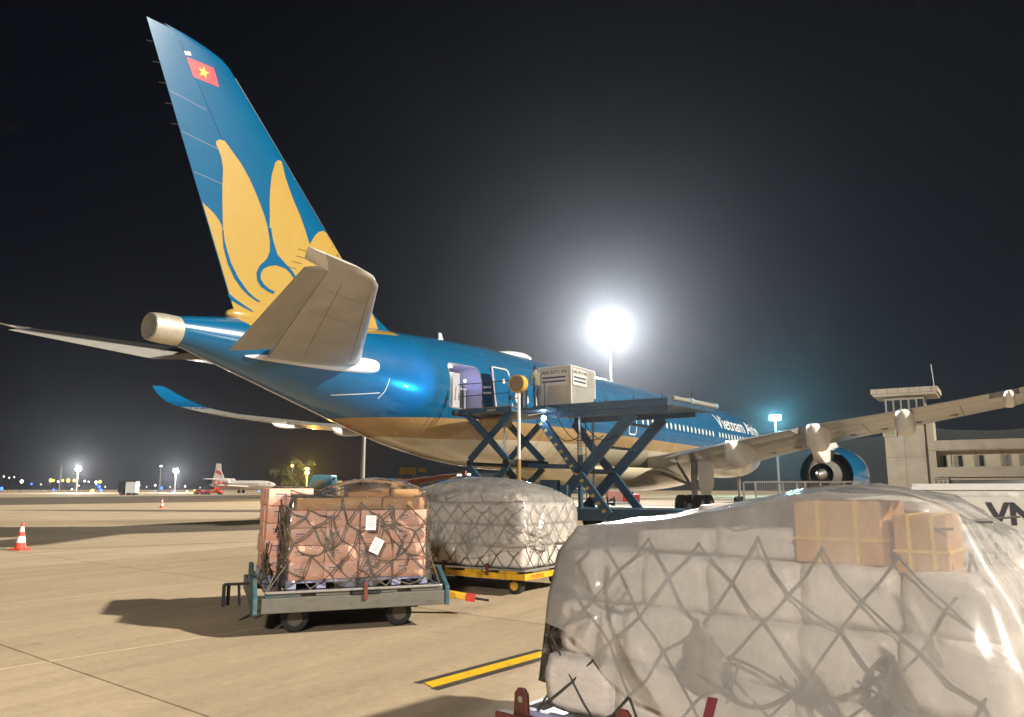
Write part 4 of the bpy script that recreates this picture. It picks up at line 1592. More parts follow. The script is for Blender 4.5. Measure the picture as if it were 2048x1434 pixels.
def d1f(s, z, p):
    v = Vector((p.x * 3.3, p.y * 3.3, z * 3.3))
    w_ = 0.035 * abs(noise.noise(v * 1.3)) + 0.02 * abs(noise.noise(v * 4)) + 0.035 * abs(math.sin(9 * (p.x * 0.8 + z * 0.7) + 3 * noise.noise(v)))
    return w_ * (0.4 + 0.6 * (1 - min(1, abs(z - 1.0))))


def dome1(x, y, t):
    bx = max(0, 1 - ((x - 1.4) / 0.75) ** 2)
    by = max(0, 1 - ((y - 0.6) / 0.9) ** 2)
    return max(1.70 if x > 0.62 else 1.70, 1.60 + 0.31 * (bx * by) ** 0.5) if True else 0


film = drape(0.27, 2.06, 0.13, 1.25, 1.6, dome1, lambda s: 0.60 + 0.1 * math.sin(31 * s), d1f, ns=130, nr=14, nv=26, offs=0.03, inset=0.02)
fo = film.build('plastic_film', M['film'], smooth=80)
fo.matrix_world = F1
tag(fo, 'clear crinkled plastic film over the right half of the salmon cartons', 'plastic film')
for k, (x, z, rot, w_, h_) in enumerate(((1.28, 1.34, 0.03, 0.13, 0.18), (1.36, 1.05, 0.45, 0.13, 0.19))):
    mt_ = MB().box(-w_ / 2, w_ / 2, -0.002, 0.002, -h_ / 2, h_ / 2)
    tgo = thing('paper_tag', ['upright white paper tag hanging on the front of the salmon load', 'tilted white paper tag hanging lower on the salmon load'][k], 'tag', (0, 0, 0))
    tgo.matrix_world = F1 @ Matrix.Translation((x, 0.055, z)) @ Matrix.Rotation(rot, 4, 'Y')
    mt_.build('card', M['paper'], tgo)
    pb = MB()
    for q in range(6):
        zz = 0.06 - 0.024 * q
        wd = w_ * (0.36 - 0.05 * ((q * 7) % 3))
        pb.add([(-wd, -0.0035, zz), (wd, -0.0035, zz), (wd, -0.0035, zz + 0.007), (-wd, -0.0035, zz + 0.007)], [(0, 1, 2, 3)])
    pb.build('printed_lines', M['oldgrey'], tgo)
    MB().tube([(0, 0, h_ / 2), (0.01, 0.02, h_ / 2 + 0.06)], 0.003, 5).build('tag_string', M['rope'], tgo)

# ================================================================= pallet under milky sheet on the yellow dolly
A2 = R(-1)
F2 = frame((-2.95, -15.12), A2)
d2 = thing('cargo_dolly', 'yellow dolly carrying the sheet-covered white load behind the salmon cartons', 'dolly', (-2.95, -15.12, 0), A2)
LX, LY = 1.98, 3.1
MB().box(0, LX, 0, 0.07, 0.26, 0.36).build('end_beam', M['yellow'], d2, bevel=0.01)
MB().box(0, LX, LY - 0.07, LY, 0.26, 0.36).build('end_beam', M['yellow'], d2, bevel=0.01)
MB().box(0, 0.07, 0.072, LY - 0.072, 0.26, 0.36).build('side_beam', M['yellow'], d2, bevel=0.01)
MB().box(LX - 0.07, LX, 0.072, LY - 0.072, 0.26, 0.36).build('side_beam', M['yellow'], d2, bevel=0.01)
for k in range(5):
    yy = 0.3 + 0.6 * k
    MB().box(0.07, LX - 0.07, yy, yy + 0.08, 0.275, 0.345).build('cross_member', M['dark'], d2)
for k in range(4):
    yy = 0.18 + 0.72 * k
    MB().box(0.005, 0.08, yy, yy + 0.36, 0.362, 0.395).build('roller_guide', M['yellow'], d2, bevel=0.006)
for xx in (0.25, 1.35):
    MB().box(xx, xx + 0.55, 0.005, 0.08, 0.362, 0.395).build('roller_guide', M['oldgrey'], d2, bevel=0.006)
for xx, yy in ((-0.02, 0.75), (-0.02, 1.7), (1.35, -0.03), (LX - 0.06, -0.03)):
    MB().box(xx, xx + 0.05, yy, yy + 0.05, 0.31, 0.51).build('pallet_stop', M['rust'], d2, bevel=0.006)
MB().box(1.25, 1.5, -0.03, 0.0, 0.265, 0.365).build('stop_bracket', M['yellow'], d2, bevel=0.01)
for x in (0.28, 1.65):
    for y in (0.35, 2.6):
        wheel(d2, (x, y, 0.14), 0.14, 0.16, 'x', M['yellow'])
        MB().prism([(y - 0.14, 0.26), (y + 0.14, 0.26), (y + 0.05, 0.14), (y - 0.05, 0.14)], lambda p, x=x: Vector((x + 0.09, p[0], p[1])), lambda p, x=x: Vector((x + 0.13, p[0], p[1]))).build('caster_fork', M['yellow'], d2)
tm3 = text_mesh('F 8 ETR R2', 0.085, bold=0.002)
tm3.materials.append(M['red'])
o = link('capacity_lettering', tm3, d2)
o.rotation_euler = (pi / 2, 0, 0)
o.location = (0.2, -0.004, 0.28)
s2 = thing('air_cargo_pallet', 'grey aluminium pallet sheet lying on the yellow dolly', 'pallet', (-2.95, -15.12, 0), A2)
MB().box(0.02, LX - 0.02, 0.02, LY - 0.02, 0.398, 0.408).build('base_sheet', M['alu'], s2)
for a, b_ in (((0.02, 0.03), (LX - 0.02, 0.03)), ((0.02, LY - 0.03), (LX - 0.02, LY - 0.03)), ((0.03, 0.03), (0.03, LY - 0.03)), ((LX - 0.03, 0.03), (LX - 0.03, LY - 0.03))):
    MB().beam((a[0], a[1], 0.413), (b_[0], b_[1], 0.413), 0.05, 0.03).build('edge_rail', M['alu'], s2)
pm = [carton_mesh('white_parcel', M['parcel'], 0.04, sd) for sd in range(6)]
for k in range(3):
    for j in range(4):
        for i in range(3):
            if i == 1 and 0 < j < 3 and k < 2:
                continue
            nm = 'pale carton on yellow dolly, %s layer, %s from near end, %s from left' % (['bottom', 'middle', 'top'][k], ORD[j], ORD[i])
            place_box('wrapped_carton', pm[(i + 2 * j + k) % 6], F2, (0.08 + 0.60 * i + 0.30, 0.10 + 0.73 * j + 0.365, 0.425 + 0.36 * k + 0.18), (0.59, 0.72, 0.355), nm, 'carton', 'pale cartons on the yellow dolly', 0.008)
for j in range(2):
    for i in range(2):
        place_box('wrapped_carton', pm[(i + 3 * j) % 6], F2, (0.68 + 0.56 * i, 0.95 + 0.7 * j + 0.2, 1.51 + 0.14), (0.54, 0.68, 0.28), 'flat pale carton topping yellow dolly load, %s from left, %s from near end' % (ORD[i], ORD[j]), 'carton', 'pale cartons on the yellow dolly', 0.006)


def top2(x, y):
    return 1.83 if 0.4 < x < 1.52 and 0.8 < y < 2.2 else 1.545


nb = net_mesh(0.07, 1.90, 0.08, 3.04, 0.42, 1.48, 28, 6, 0.0085, 0.025, 0.05, top2, 0.02, 8, 0.03)
loops(nb, (0.045, 1.9, 0.92), (-1, 0, 0), 10, 0.22, 0.008, 31)
loops(nb, (0.045, 1.2, 0.90), (-1, 0, 0), 8, 0.2, 0.008, 32)
no = nb.build('cargo_net', M['rope'], smooth=60)
no.matrix_world = F2
tag(no, 'brown rope net under the milky sheet on the yellow dolly load', 'net')

PW2 = 2 * ((1.92 - 0.05) + (2.40 - 0.06))


def hem2(s):
    d = s * PW2
    base = 0.74 + 0.10 * noise.noise((d * 1.7, 3, 0))
    if d < 1.87:  # lit end face: gathered up towards the middle
        base = 0.88 - 0.14 * math.exp(-((d - 0.35) / 0.35) ** 2) + 0.05 * math.sin(d * 7)
    if d > 7.2:
        base = 0.66 + 0.08 * math.sin(d * 4)
    return base


def disp2(s, z, p):
    d = s * PW2
    if d > PW2 / 2 + 2.5:
        d -= PW2
    v = Vector((p.x * 2.7, p.y * 2.7, z * 2.7))
    r_ = 0.03 * abs(noise.noise(v)) + 0.012 * abs(noise.noise(v * 3))
    # creases radiating from the gathered knot near the lit corner
    dx, dz = d - 0.25, z - 0.92
    rad = math.hypot(dx, dz)
    an = math.atan2(dz, dx)
    k_ = math.exp(-(rad / 0.5) ** 2)
    r_ += k_ * 0.12 * abs(math.sin(an * 4.5 + 1.2 * noise.noise((an * 3, rad * 2, 1)))) ** 1.5 * min(1, rad / 0.12)
    r_ += 0.035 * abs(math.sin(5.5 * d + 2 * noise.noise(v * 0.7))) * max(0, 1.2 - z)
    return r_


def dome2(x, y, t):
    ex = max(0, 1 - ((x - 0.985) / 0.94) ** 2)
    ey = max(0, 1 - ((y - 1.55) / 1.52) ** 2)
    return 1.53 + 0.46 * (ex ** 0.48) * (ey ** 0.55)


sh2 = drape(0.05, 1.92, 0.06, 3.06, 1.65, dome2, hem2, disp2, ns=240, nr=16, nv=34, offs=0.05, inset=0.04)
so = sh2.build('plastic_sheet', M['frost'], smooth=80)
so.matrix_world = F2
tag(so, 'milky domed plastic sheet gathered in radiating creases over the yellow dolly load', 'plastic sheet')

# ================================================================= foreground pallet
A3 = math.atan2(-0.99, -0.14)
O3 = (-10.22, -19.55)
F3 = frame(O3, A3)
d3 = thing('cargo_dolly', 'blue and steel dolly with red stops under the foreground white load', 'dolly', (*O3, 0), A3)
MB().box(-0.02, 2.52, -0.02, 0.10, 0.33, 0.50).build('side_beam', M['teal'], d3, bevel=0.012)
MB().box(-0.02, 2.52, 2.3, 2.42, 0.33, 0.50).build('side_beam', M['teal'], d3, bevel=0.012)
MB().box(-0.10, -0.022, -0.02, 2.42, 0.33, 0.50).build('end_beam', M['teal'], d3, bevel=0.012)
MB().box(2.522, 2.60, -0.02, 2.42, 0.33, 0.50).build('end_beam', M['teal'], d3, bevel=0.012)
for k in range(4):
    MB().box(0.3 + 0.6 * k, 0.38 + 0.6 * k, 0.10, 2.3, 0.35, 0.45).build('cross_member', M['dark'], d3)
for x in (0.02, 0.70, 1.75, 2.4):
    st = MB().prism([(x - 0.055, 0.42), (x + 0.055, 0.42), (x + 0.045, 0.63), (x + 0.02, 0.66), (x - 0.02, 0.66), (x - 0.045, 0.63)], lambda p: Vector((p[0], -0.05, p[1])), lambda p: Vector((p[0], -0.022, p[1]))).build('pallet_stop', M['rust'], d3, bevel=0.006)
    MB().tube([(x, -0.052, 0.60), (x, -0.047, 0.60)], 0.018, 10).build('stop_hole', M['steel'], st)
MB().box(-0.14, 0.10, -0.09, -0.02, 0.30, 0.52).build('corner_post', M['rust'], d3, bevel=0.01)
for x in (0.45, 2.05):
    for y in (0.3, 2.1):
        wheel(d3, (x, y, 0.17), 0.17, 0.14, 'y')
        MB().beam((x, y + 0.1, 0.17), (x, y + 0.1, 0.36), 0.05, 0.12).build('caster_fork', M['dark'], d3)
s3 = thing('air_cargo_pallet', 'aluminium pallet edge with blue strip under the foreground white load', 'pallet', (*O3, 0), A3)
MB().box(0.0, 2.5, 0.02, 2.3, 0.505, 0.515).build('base_sheet', M['alu'], s3)
MB().beam((0.0, 0.01, 0.525), (2.5, 0.01, 0.525), 0.06, 0.035).build('edge_rail', M['blueplastic'], s3, bevel=0.006)
MB().beam((-0.02, 0.04, 0.525), (-0.02, 2.3, 0.525), 0.05, 0.035).build('edge_rail', M['alu'], s3, bevel=0.006)
pp = [carton_mesh('white_bag', M['parcel'], 0.05, sd + 10) for sd in range(8)]
LAY = [(0.545, 0.30), (0.845, 0.30), (1.145, 0.28)]
for k, (z0, hz) in enumerate(LAY):
    x = 0.12 + 0.05 * k
    i = 0
    wl_ = [[0.46, 0.52, 0.44, 0.50, 0.40], [0.42, 0.46, 0.50, 0.44, 0.42], [0.46, 0.40, 0.48, 0.44, 0.38]][k]
    for w_ in wl_:
        for jj in range(2):
            place_box('white_bag', pp[(i * 3 + k * 2 + jj) % 8], F3, (x + w_ / 2, 0.36 + 0.06 * k + 0.62 * jj, z0 + hz / 2), (w_ - 0.012, 0.58, hz), 'white parcel in foreground load, %s layer, %s from left, %s row' % (['bottom', 'middle', 'upper'][k], ORD[i], ['front', 'second'][jj]), 'parcel', 'white parcels in the foreground load', 0.012)
        x += w_
        i += 1
for jj in range(3):
    for i in range(2):
        place_box('white_bag', pp[(i + jj) % 8], F3, (0.64 + 1.15 * i, 1.9, 0.545 + 0.3 * jj + 0.15), (1.1, 0.7, 0.3), 'long white parcel at the back of the foreground load, %s layer, %s from left' % (ORD[jj], ORD[i]), 'parcel', 'white parcels in the foreground load', 0.01)
# top layer: white parcels, two kraft cartons with yellow strapping
for i, (x, w_, h_) in enumerate(((0.62, 0.46, 0.13), (1.09, 0.42, 0.16))):
    place_box('white_bag', pp[i + 3], F3, (x + w_ / 2, 0.55, 1.43 + h_ / 2), (w_, 0.55, h_), 'flat white parcel on top of the foreground load, %s from left' % ORD[i], 'parcel', 'white parcels in the foreground load', 0.01)
for k, (x0, x1, y0, y1, z0, z1) in enumerate(((1.54, 1.94, 0.22, 0.62, 1.43, 1.72), (1.97, 2.19, 0.26, 0.62, 1.40, 1.66))):
    kc = thing('strapped_carton', ['orange-brown carton with yellow straps on top of the foreground load', 'second strapped brown carton right of the orange-brown one'][k], 'carton', F3 @ Vector(((x0 + x1) / 2, (y0 + y1) / 2, z0)), A3 + (0.03 if k else -0.02), 'brown strapped cartons')
    hx, hy, hz = (x1 - x0) / 2, (y1 - y0) / 2, z1 - z0
    MB().box(-hx, hx, -hy, hy, 0, hz).build('carton_body', M['kraft'], kc, bevel=0.01)
    for xx in (-0.42 * hx, 0.45 * hx):
        bb = MB()
        bb.box(xx - 0.008, xx + 0.008, -hy - 0.004, hy + 0.004, -0.001, hz + 0.004)
        bb.build('strap', M['tape'], kc)
    bb = MB()
    bb.box(-hx - 0.004, hx + 0.004, -hy - 0.005, hy + 0.005, hz * 0.36, hz * 0.41)
    bb.build('strap', M['tape'], kc)
for i, (x, w_) in enumerate(((0.75, 0.46), (1.22, 0.44), (1.66, 0.36))):
    place_box('white_bag', pp[i], F3, (x + w_ / 2, 1.15, 1.43 + 0.13), (w_, 0.8, 0.26), 'white parcel behind the brown cartons on the foreground load, %s from left' % ORD[i], 'parcel', 'white parcels in the foreground load', 0.01)


def top3(x, y):
    return 1.48 + 0.12 * min(1, x / 1.4)


nb = net_mesh(0.12, 2.38, 0.045, 2.22, 0.55, 1.50, 24, 5, 0.0066, 0.03, 0.035, top3, 0.15, 12, 0.03)
loops(nb, (1.95, 0.02, 0.92), (0, -1, 0), 4, 0.12, 0.007, 41)
loops(nb, (1.62, 0.02, 0.86), (0, -1, 0), 3, 0.11, 0.006, 42)
loops(nb, (1.25, 0.02, 0.88), (0, -1, 0), 2, 0.10, 0.006, 43)
for zz, a, b_ in ((0.98, 1.25, 1.95), (0.90, 1.0, 1.62), (0.86, 1.6, 1.98)):
    nb.tube([(a + (b_ - a) * t, 0.035 - 0.02 * math.sin(pi * t), zz - 0.10 * math.sin(pi * t) + 0.03 * math.sin(7 * t)) for t in [q / 12 for q in range(13)]], 0.009, 6)
for q0 in range(3):
    nb.tube([(1.93 + 0.012 * q0 + (0.05 + 0.008 * q0) * math.cos(a) + 0.02 * math.sin(a), 0.03 + 0.006 * q0, 0.95 + (0.10 + 0.012 * q0) * math.sin(a)) for a in [2 * pi * q / 20 for q in range(21)]], 0.008, 6)
no = nb.build('cargo_net', M['ropedark'], smooth=60)
no.matrix_world = F3
tag(no, 'dark knotted rope net over the foreground white parcels', 'net')

# dark loosely folded bag caught under the sheet, and a red webbing tag
gb = MB()
rg = []
for i in range(10):
    t = i / 9
    rad = (0.012, 0.03, 0.06, 0.085, 0.10, 0.12, 0.135, 0.13, 0.10, 0.03)[i]
    rg.append([Vector((1.08 + 0.04 * math.sin(3 * t) + rad * math.cos(a) * (1 + 0.22 * math.sin(5 * a + 1.7 * i)), 0.045 - 0.22 * rad * math.sin(a) * (1 + 0.3 * math.sin(7 * a + 2 * i)), 1.14 - 0.36 * t)) for a in [2 * pi * q / 16 for q in range(16)]])
gbo = gb.loft(rg).build('document_bag', mat('grey_polybag', (0.20, 0.18, 0.15), 0.25, 0.0, 0.4, var=0.5, vscale=9, bump=0.8, bscale=10), smooth=60)
gbo.matrix_world = F3
tag(gbo, 'crumpled dark grey polybag hanging inside the foreground net', 'bag')
wt = MB()
rg = []
for i in range(8):
    t = i / 7
    rg.append([Vector((1.20 - 0.05 * t + s_ * 0.025, -0.04 - 0.02 * math.sin(3 * t), 0.80 - 0.22 * t)) for s_ in (-1, 1)] + [Vector((1.20 - 0.05 * t + s_ * 0.025, -0.036 - 0.02 * math.sin(3 * t), 0.80 - 0.22 * t)) for s_ in (1, -1)])
wto = wt.loft(rg).build('webbing_tag', mat('maroon_webbing', (0.16, 0.02, 0.03), 0.7), smooth=40)
wto.matrix_world = F3
tag(wto, 'maroon webbing tag dangling from the foreground net', 'tag')

PW3 = 2 * ((2.40 - 0.14) + (2.26 - 0.02))


def hem3(s):
    d = s * PW3
    if d < 2.26:
        return lin([(0, 1.02), (0.25, 0.92), (0.6, 0.74), (1.0, 0.60), (1.2, 0.55), (2.5, 0.55)], d) + 0.025 * math.sin(9 * d)
    return 0.7 + 0.08 * math.sin(7 * d)


def disp3(s, z, p):
    d = s * PW3
    if d > PW3 / 2 + 2:
        d -= PW3
    v = Vector((p.x * 2.3, p.y * 2.3, z * 2.3))
    if d < 0:
        return 0.01 * abs(noise.noise(v * 2))
    r_ = 0.022 * abs(noise.noise(v)) + 0.008 * abs(noise.noise(v * 4))
    if d < 2.26:
        # soft diagonal folds falling to the lower right
        ph = d * 0.75 + (z - 1.7) * 0.62
        k_ = max(0.0, min(1, (d - 1.35) / 0.5))
        fold = abs(math.sin(13 * ph + 1.6 * noise.noise(v * 0.9)))
        r_ += k_ * 0.035 * fold ** 3 * (0.6 + 0.5 * noise.noise(v * 0.5))
        r_ += k_ * 0.16 * max(0, (d - 1.9)) * max(0, (1.75 - z))
        # gathered pinch on the left, with a shallow trough below it
        dx, dz = d - 0.36, z - 1.16
        rad = math.hypot(dx, dz)
        an = math.atan2(dz, dx)
        r_ += math.exp(-(rad / 0.28) ** 2) * 0.05 * abs(math.sin(an * 3.5)) * min(1, rad / 0.1)
        dx, dz = d - 0.62, z - 0.92
        r_ += 0.05 * math.exp(-((dx + dz) / 0.10) ** 2 - ((dx - dz) / 0.35) ** 2)
    elif d < 2.26 + 2.24:
        r_ += 0.30 * max(0, 1.45 - z) + 0.03 * abs(math.sin(9 * d + 2 * z))
    return r_


def dome3(x, y, t):
    f_ = lin([(0.0, 1.50), (0.3, 1.56), (0.9, 1.60), (1.45, 1.70), (1.7, 1.755), (2.1, 1.76), (2.26, 1.70), (2.45, 1.58)], x)
    bk = lin([(0.0, 1.52), (0.5, 1.62), (1.2, 1.77), (1.6, 1.80), (1.95, 1.74), (2.15, 1.60), (2.4, 1.48)], x)
    q = min(1, max(0, y / 1.1))
    drop = max(0, (y - 1.7)) * 0.12
    return f_ + (bk - f_) * q - drop


sh3 = drape(0.14, 2.40, 0.02, 2.26, 1.6, dome3, hem3, disp3, ns=340, nr=14, nv=44, offs=0.080, inset=0.14)
so = sh3.build('plastic_sheet', M['frost2'], smooth=80)
so.matrix_world = F3
tag(so, 'large hazy plastic sheet draped over the foreground pallet load', 'plastic sheet')

# ================================================================= scissor cargo loader at the aft door
LO = (13.0, -2.9, 0)
FL = frame(LO[:2], -pi / 2)
ld = thing('cargo_loader', 'tall dark blue scissor-lift cargo loader raised to the aft cabin door', 'cargo loader', LO, -pi / 2)
MB().box(2.4, 9.4, 0.25, 3.1, 0.52, 0.98).build('chassis', M['lblue'], ld, bevel=0.03)
MB().box(0.2, 2.4, -1.3, 2.2, 0.55, 0.95).build('front_frame', M['lblue'], ld, bevel=0.03)
for x in (1.2, 4.0, 8.3):
    for y in (0.3, 3.05):
        wheel(ld, (x, y, 0.45), 0.45, 0.34, 'y')
MB().box(3.2, 4.0, -0.1, 0.24, 0.75, 2.1).build('power_unit', M['lblue'], ld, bevel=0.04)
MB().box(4.15, 4.5, -0.15, 0.2, 0.9, 1.9).build('control_cabinet', M['lblue'], ld, bevel=0.03)
# main deck
mp_ = MB().box(3.0, 8.7, 0.0, 3.6, 4.82, 5.02).build('main_platform', M['lblue'], ld, bevel=0.02)
MB().box(3.0, 8.7, 0.0, 0.12, 5.022, 5.12).build('side_rail', M['lblue'], mp_, bevel=0.01)
MB().box(3.0, 8.7, 3.48, 3.6, 5.022, 5.12).build('side_rail', M['lblue'], mp_, bevel=0.01)
MB().box(3.1, 8.6, 0.25, 0.45, 4.62, 4.818).build('under_beam', M['lblue'], mp_)
MB().box(3.1, 8.6, 3.15, 3.35, 4.62, 4.818).build('under_beam', M['lblue'], mp_)
for k in range(26):
    x = 3.2 + 0.21 * k
    MB().tube([(x, 0.16, 5.06), (x, 3.44, 5.06)], 0.04, 8).build('conveyor_roller', M['steel'], mp_, smooth=40)
eg = MB()
eg.tube([(8.78, 0.3, 5.12), (8.95, 1.7, 5.12)], 0.09, 10)
eg.build('end_roller', M['wing'], mp_, smooth=40)
MB().tube([(8.96, 1.85, 5.12), (9.2, 3.9, 5.10)], 0.10, 10).build('end_roller', M['wing'], mp_, smooth=40)
MB().tube([(8.94, 1.68, 5.12), (8.97, 1.9, 5.12)], 0.13, 10).build('roller_bracket', mat('pale_blue_bracket', (0.20, 0.36, 0.42), 0.5), mp_)
MB().tube([(9.2, 3.9, 5.10), (9.23, 4.1, 5.10)], 0.12, 10).build('roller_bracket', MATS['pale_blue_bracket'], mp_)
MB().prism([(8.7, 0.05), (8.82, 0.2), (9.2, 4.0), (8.7, 3.6)], lambda p: Vector((p[0], p[1], 4.84)), lambda p: Vector((p[0], p[1], 4.98))).build('end_ledge', M['lblue'], mp_)


def arm(pts, y, w, h, name='scissor_arm', stripes=False):
    b = MB()
    for p, q in zip(pts, pts[1:]):
        b.beam((p[0], y, p[1]), (q[0], y, q[1]), w, h, (0, 1, 0))
    o = b.build(name, M['lblue'], ld, bevel=0.012)
    if stripes:
        p, q = Vector((pts[0][0], y, pts[0][1])), Vector((pts[-1][0], y, pts[-1][1]))
        d = (q - p).normalized()
        nrm = Vector((-d.z, 0, d.x))
        n = 13
        for k in range(n):
            c = p.lerp(q, (k + 0.7) / (n + 0.4))
            vs = [c - d * 0.07 - nrm * 0.14, c + d * 0.05 - nrm * 0.14, c + d * 0.09 + nrm * 0.02, c - d * 0.03 + nrm * 0.02]
            MB().prism(vs, lambda v: Vector((v.x, y - h / 2 - 0.004, v.z)), lambda v: Vector((v.x, y - h / 2 - 0.012, v.z))).build('hazard_block', mat('hazard_yellow', (0.42, 0.30, 0.10), 0.6, var=0.2, vscale=10), o)
    return o


# MB.beam: w across (in plane), h along up axis (y)
for y, st in ((0.18, True), (3.3, False)):
    arm([(3.05, 4.62), (6.15, 0.75)], y, 0.34, 0.16, stripes=st)
    arm([(7.15, 4.66), (3.3, 0.75)], y + 0.2, 0.44, 0.16)
for t in (0.10, 0.33, 0.56, 0.78, 0.95):
    x, z = 7.15 - 3.85 * t, 4.66 - 3.91 * t
    MB().tube([(x, 0.40, z), (x, 3.42, z)], 0.055, 8).build('cross_tube', M['lblue'], ld, smooth=40)
MB().tube([(4.85, 0.0, 2.45), (4.85, 3.6, 2.45)], 0.10, 10).build('pivot_shaft', M['dark'], ld, smooth=40)
# bridge deck at the door
bp_ = MB().box(0.12, 2.7, -1.4, 2.2, 4.80, 4.98).build('bridge_platform', M['lblue'], ld, bevel=0.02)
MB().box(0.12, 2.7, -1.4, 2.2, 4.984, 5.02).build('deck_plate', mat('worn_deck', (0.20, 0.13, 0.08), 0.7, var=0.2, vscale=5), bp_)
MB().box(-0.10, 0.11, -1.65, 2.3, 4.74, 4.96).build('bumper', M['rubber'], bp_, bevel=0.05)
MB().box(1.55, 1.95, -1.425, -1.402, 4.84, 4.93).build('name_plate', M['wing'], bp_)
MB().box(0.4, 1.4, -0.2, 0.7, 4.35, 4.76).build('pump_box', mat('ochre_box', (0.35, 0.22, 0.07), 0.6, var=0.3, vscale=8), bp_, bevel=0.03)
rl = []
for x in (0.25, 1.25, 2.55):
    MB().tube([(x, -1.33, 5.0), (x, -1.33, 6.05)], 0.022, 6).build('rail_post', M['dark'], bp_)
for z in (6.05, 5.55):
    MB().tube([(0.0, -1.33, z), (2.55, -1.33, z)], 0.018, 6).build('guard_rail', M['dark'], bp_)
for z0, z1, x in ((5.4, 6.1, -0.12), (5.4, 5.95, 0.06)):
    MB().tube([(x, -1.36, z0), (x + 0.06, -1.36, z1)], 0.03, 6).build('grab_handle', M['white'], bp_)
for y in (-1.2, 1.65):
    arm([(0.42, 4.76), (2.05, 3.22), (2.36, 2.92), (2.36, 2.60), (2.05, 2.30), (0.42, 0.98)], y, 0.25, 0.14)
    arm([(2.40, 4.76), (0.75, 3.22), (0.44, 2.92), (0.44, 2.60), (0.75, 2.30), (2.40, 0.98)], y + 0.17, 0.25, 0.14)
MB().tube([(2.36, -1.3, 2.76), (2.36, 1.9, 2.76)], 0.16, 12).build('pivot_shaft', M['dark'], ld, smooth=40)
MB().tube([(0.44, -1.15, 2.76), (0.44, 1.9, 2.76)], 0.08, 12).build('pivot_shaft', M['dark'], ld, smooth=40)
MB().beam((2.4, 0.3, 2.7), (4.4, 0.3, 2.62), 0.16, 0.18).build('tie_beam', M['lblue'], ld)
MB().tube([(1.3, 0.2, 1.0), (1.35, 0.2, 4.3)], 0.05, 10).build('lift_cylinder', M['white'], ld, smooth=40)
cyl = MB().tube([(4.55, 0.9, 0.95), (4.55, 0.9, 3.1)], 0.11, 12).build('lift_cylinder', M['lblue'], ld, smooth=40)
MB().tube([(4.55, 0.9, 3.1), (4.55, 0.9, 4.8)], 0.06, 12).build('cylinder_rod', M['steel'], cyl, smooth=40)
MB().tube([(4.95, 1.3, 0.95), (4.95, 1.3, 4.8)], 0.05, 8).build('guide_post', M['lblue'], ld)
# hose mast with reel
ms = MB().tube([(3.05, -1.4, 2.9), (3.05, -1.4, 5.6)], 0.065, 12).build('hose_mast', M['white'], ld, smooth=40)
MB().tube([(3.05, -1.4, 0.9), (3.05, -1.4, 2.9)], 0.085, 12).build('mast_sleeve', mat('brass_sleeve', (0.36, 0.25, 0.09), 0.4, 0.5), ms, smooth=40)
rl_ = MB().lathe([(-0.16, 0.30), (-0.18, 0.36), (0.14, 0.36), (0.16, 0.30)], 28, 'y', (3.05, -1.42, 5.86)).build('hose_reel', mat('reel_yellow', (0.62, 0.36, 0.05), 0.5, var=0.1), ms, smooth=35)
MB().lathe([(-0.21, 0.20), (-0.185, 0.31)], 24, 'y', (3.05, -1.42, 5.86)).build('reel_face', mat('reel_side', (0.26, 0.16, 0.06), 0.5, var=0.2), rl_)
# operator catwalk
MB().box(2.75, 4.0, -0.95, -0.02, 4.84, 4.95).build('catwalk', M['lblue'], ld, bevel=0.01)
for x in (2.8, 3.95):
    MB().tube([(x, -0.92, 4.95), (x, -0.92, 5.95)], 0.02, 6).build('rail_post', M['dark'], ld)
MB().box(2.72, 2.95, -0.9, -0.55, 4.96, 5.95).build('control_stand', M['lblue'], ld, bevel=0.03)
MB().tube([(3.3, -1.1, 4.62), (4.0, -0.98, 4.70)], 0.022, 6).build('hose', M['white'], ld)
# ladder down the nose side
lr = MB()
for x in (3.35, 3.75):
    lr.beam((x, 3.0, 1.0), (x, 3.0, 4.8), 0.03, 0.03, (0, 1, 0))
for k in range(10):
    lr.tube([(3.35, 3.0, 1.3 + 0.38 * k), (3.75, 3.0, 1.3 + 0.38 * k)], 0.012, 6)
lr.build('ladder', M['dark'], ld)
# hydraulic hoses, edge warning strips and far-side guard rail
for k in range(4):
    x0_ = 3.4 + 0.5 * k
    MB().tube([(x0_ + 1.6 * t, 0.02 + 0.05 * k, 4.7 - 0.55 * math.sin(pi * t) - 0.9 * t) for t in [q / 10 for q in range(11)]], 0.018, 6).build('hydraulic_hose', M['rubber'], ld, smooth=60)
for k in range(5):
    MB().tube([(3.2 + 1.3 * k, 3.55, 5.12), (3.2 + 1.3 * k, 3.55, 5.75)], 0.02, 6).build('rail_post', M['dark'], mp_)
# work lamps
wl1 = MB().lathe([(-0.05, 0.02), (-0.06, 0.09), (0.03, 0.08), (0.06, 0.04)], 16, 'y', (3.42, -0.02, 4.58)).build('work_lamp', M['dark'], ld)
MB().lathe([(-0.075, 0.0), (-0.066, 0.11)], 16, 'y', (3.42, -0.02, 4.58), cap=False).build('lamp_glass', M['bluelamp'], wl1)
wl2 = MB().box(2.80, 2.92, -1.78, -1.58, 5.22, 5.38).build('work_lamp', M['dark'], ld, bevel=0.01)
MB().tube([(3.05, -1.45, 5.28), (2.9, -1.66, 5.30)], 0.02, 6).build('lamp_bracket', M['dark'], ld)


def lamp(name, kind, loc, energy, col, parent, size=0.05, aim=None, spot=None):
    l = bpy.data.lights.new(name, kind)
    l.energy = energy
    l.color = col
    l.shadow_soft_size = size
    o = bpy.data.objects.new(name, l)
    COL.objects.link(o)
    if kind == 'SPOT':
        l.spot_size = spot
        l.spot_blend = 0.8
    o.parent = parent
    o.location = loc
    if aim is not None:
        o.rotation_euler = (Vector(aim) - Vector(loc)).to_track_quat('-Z', 'Y').to_euler()
    return o


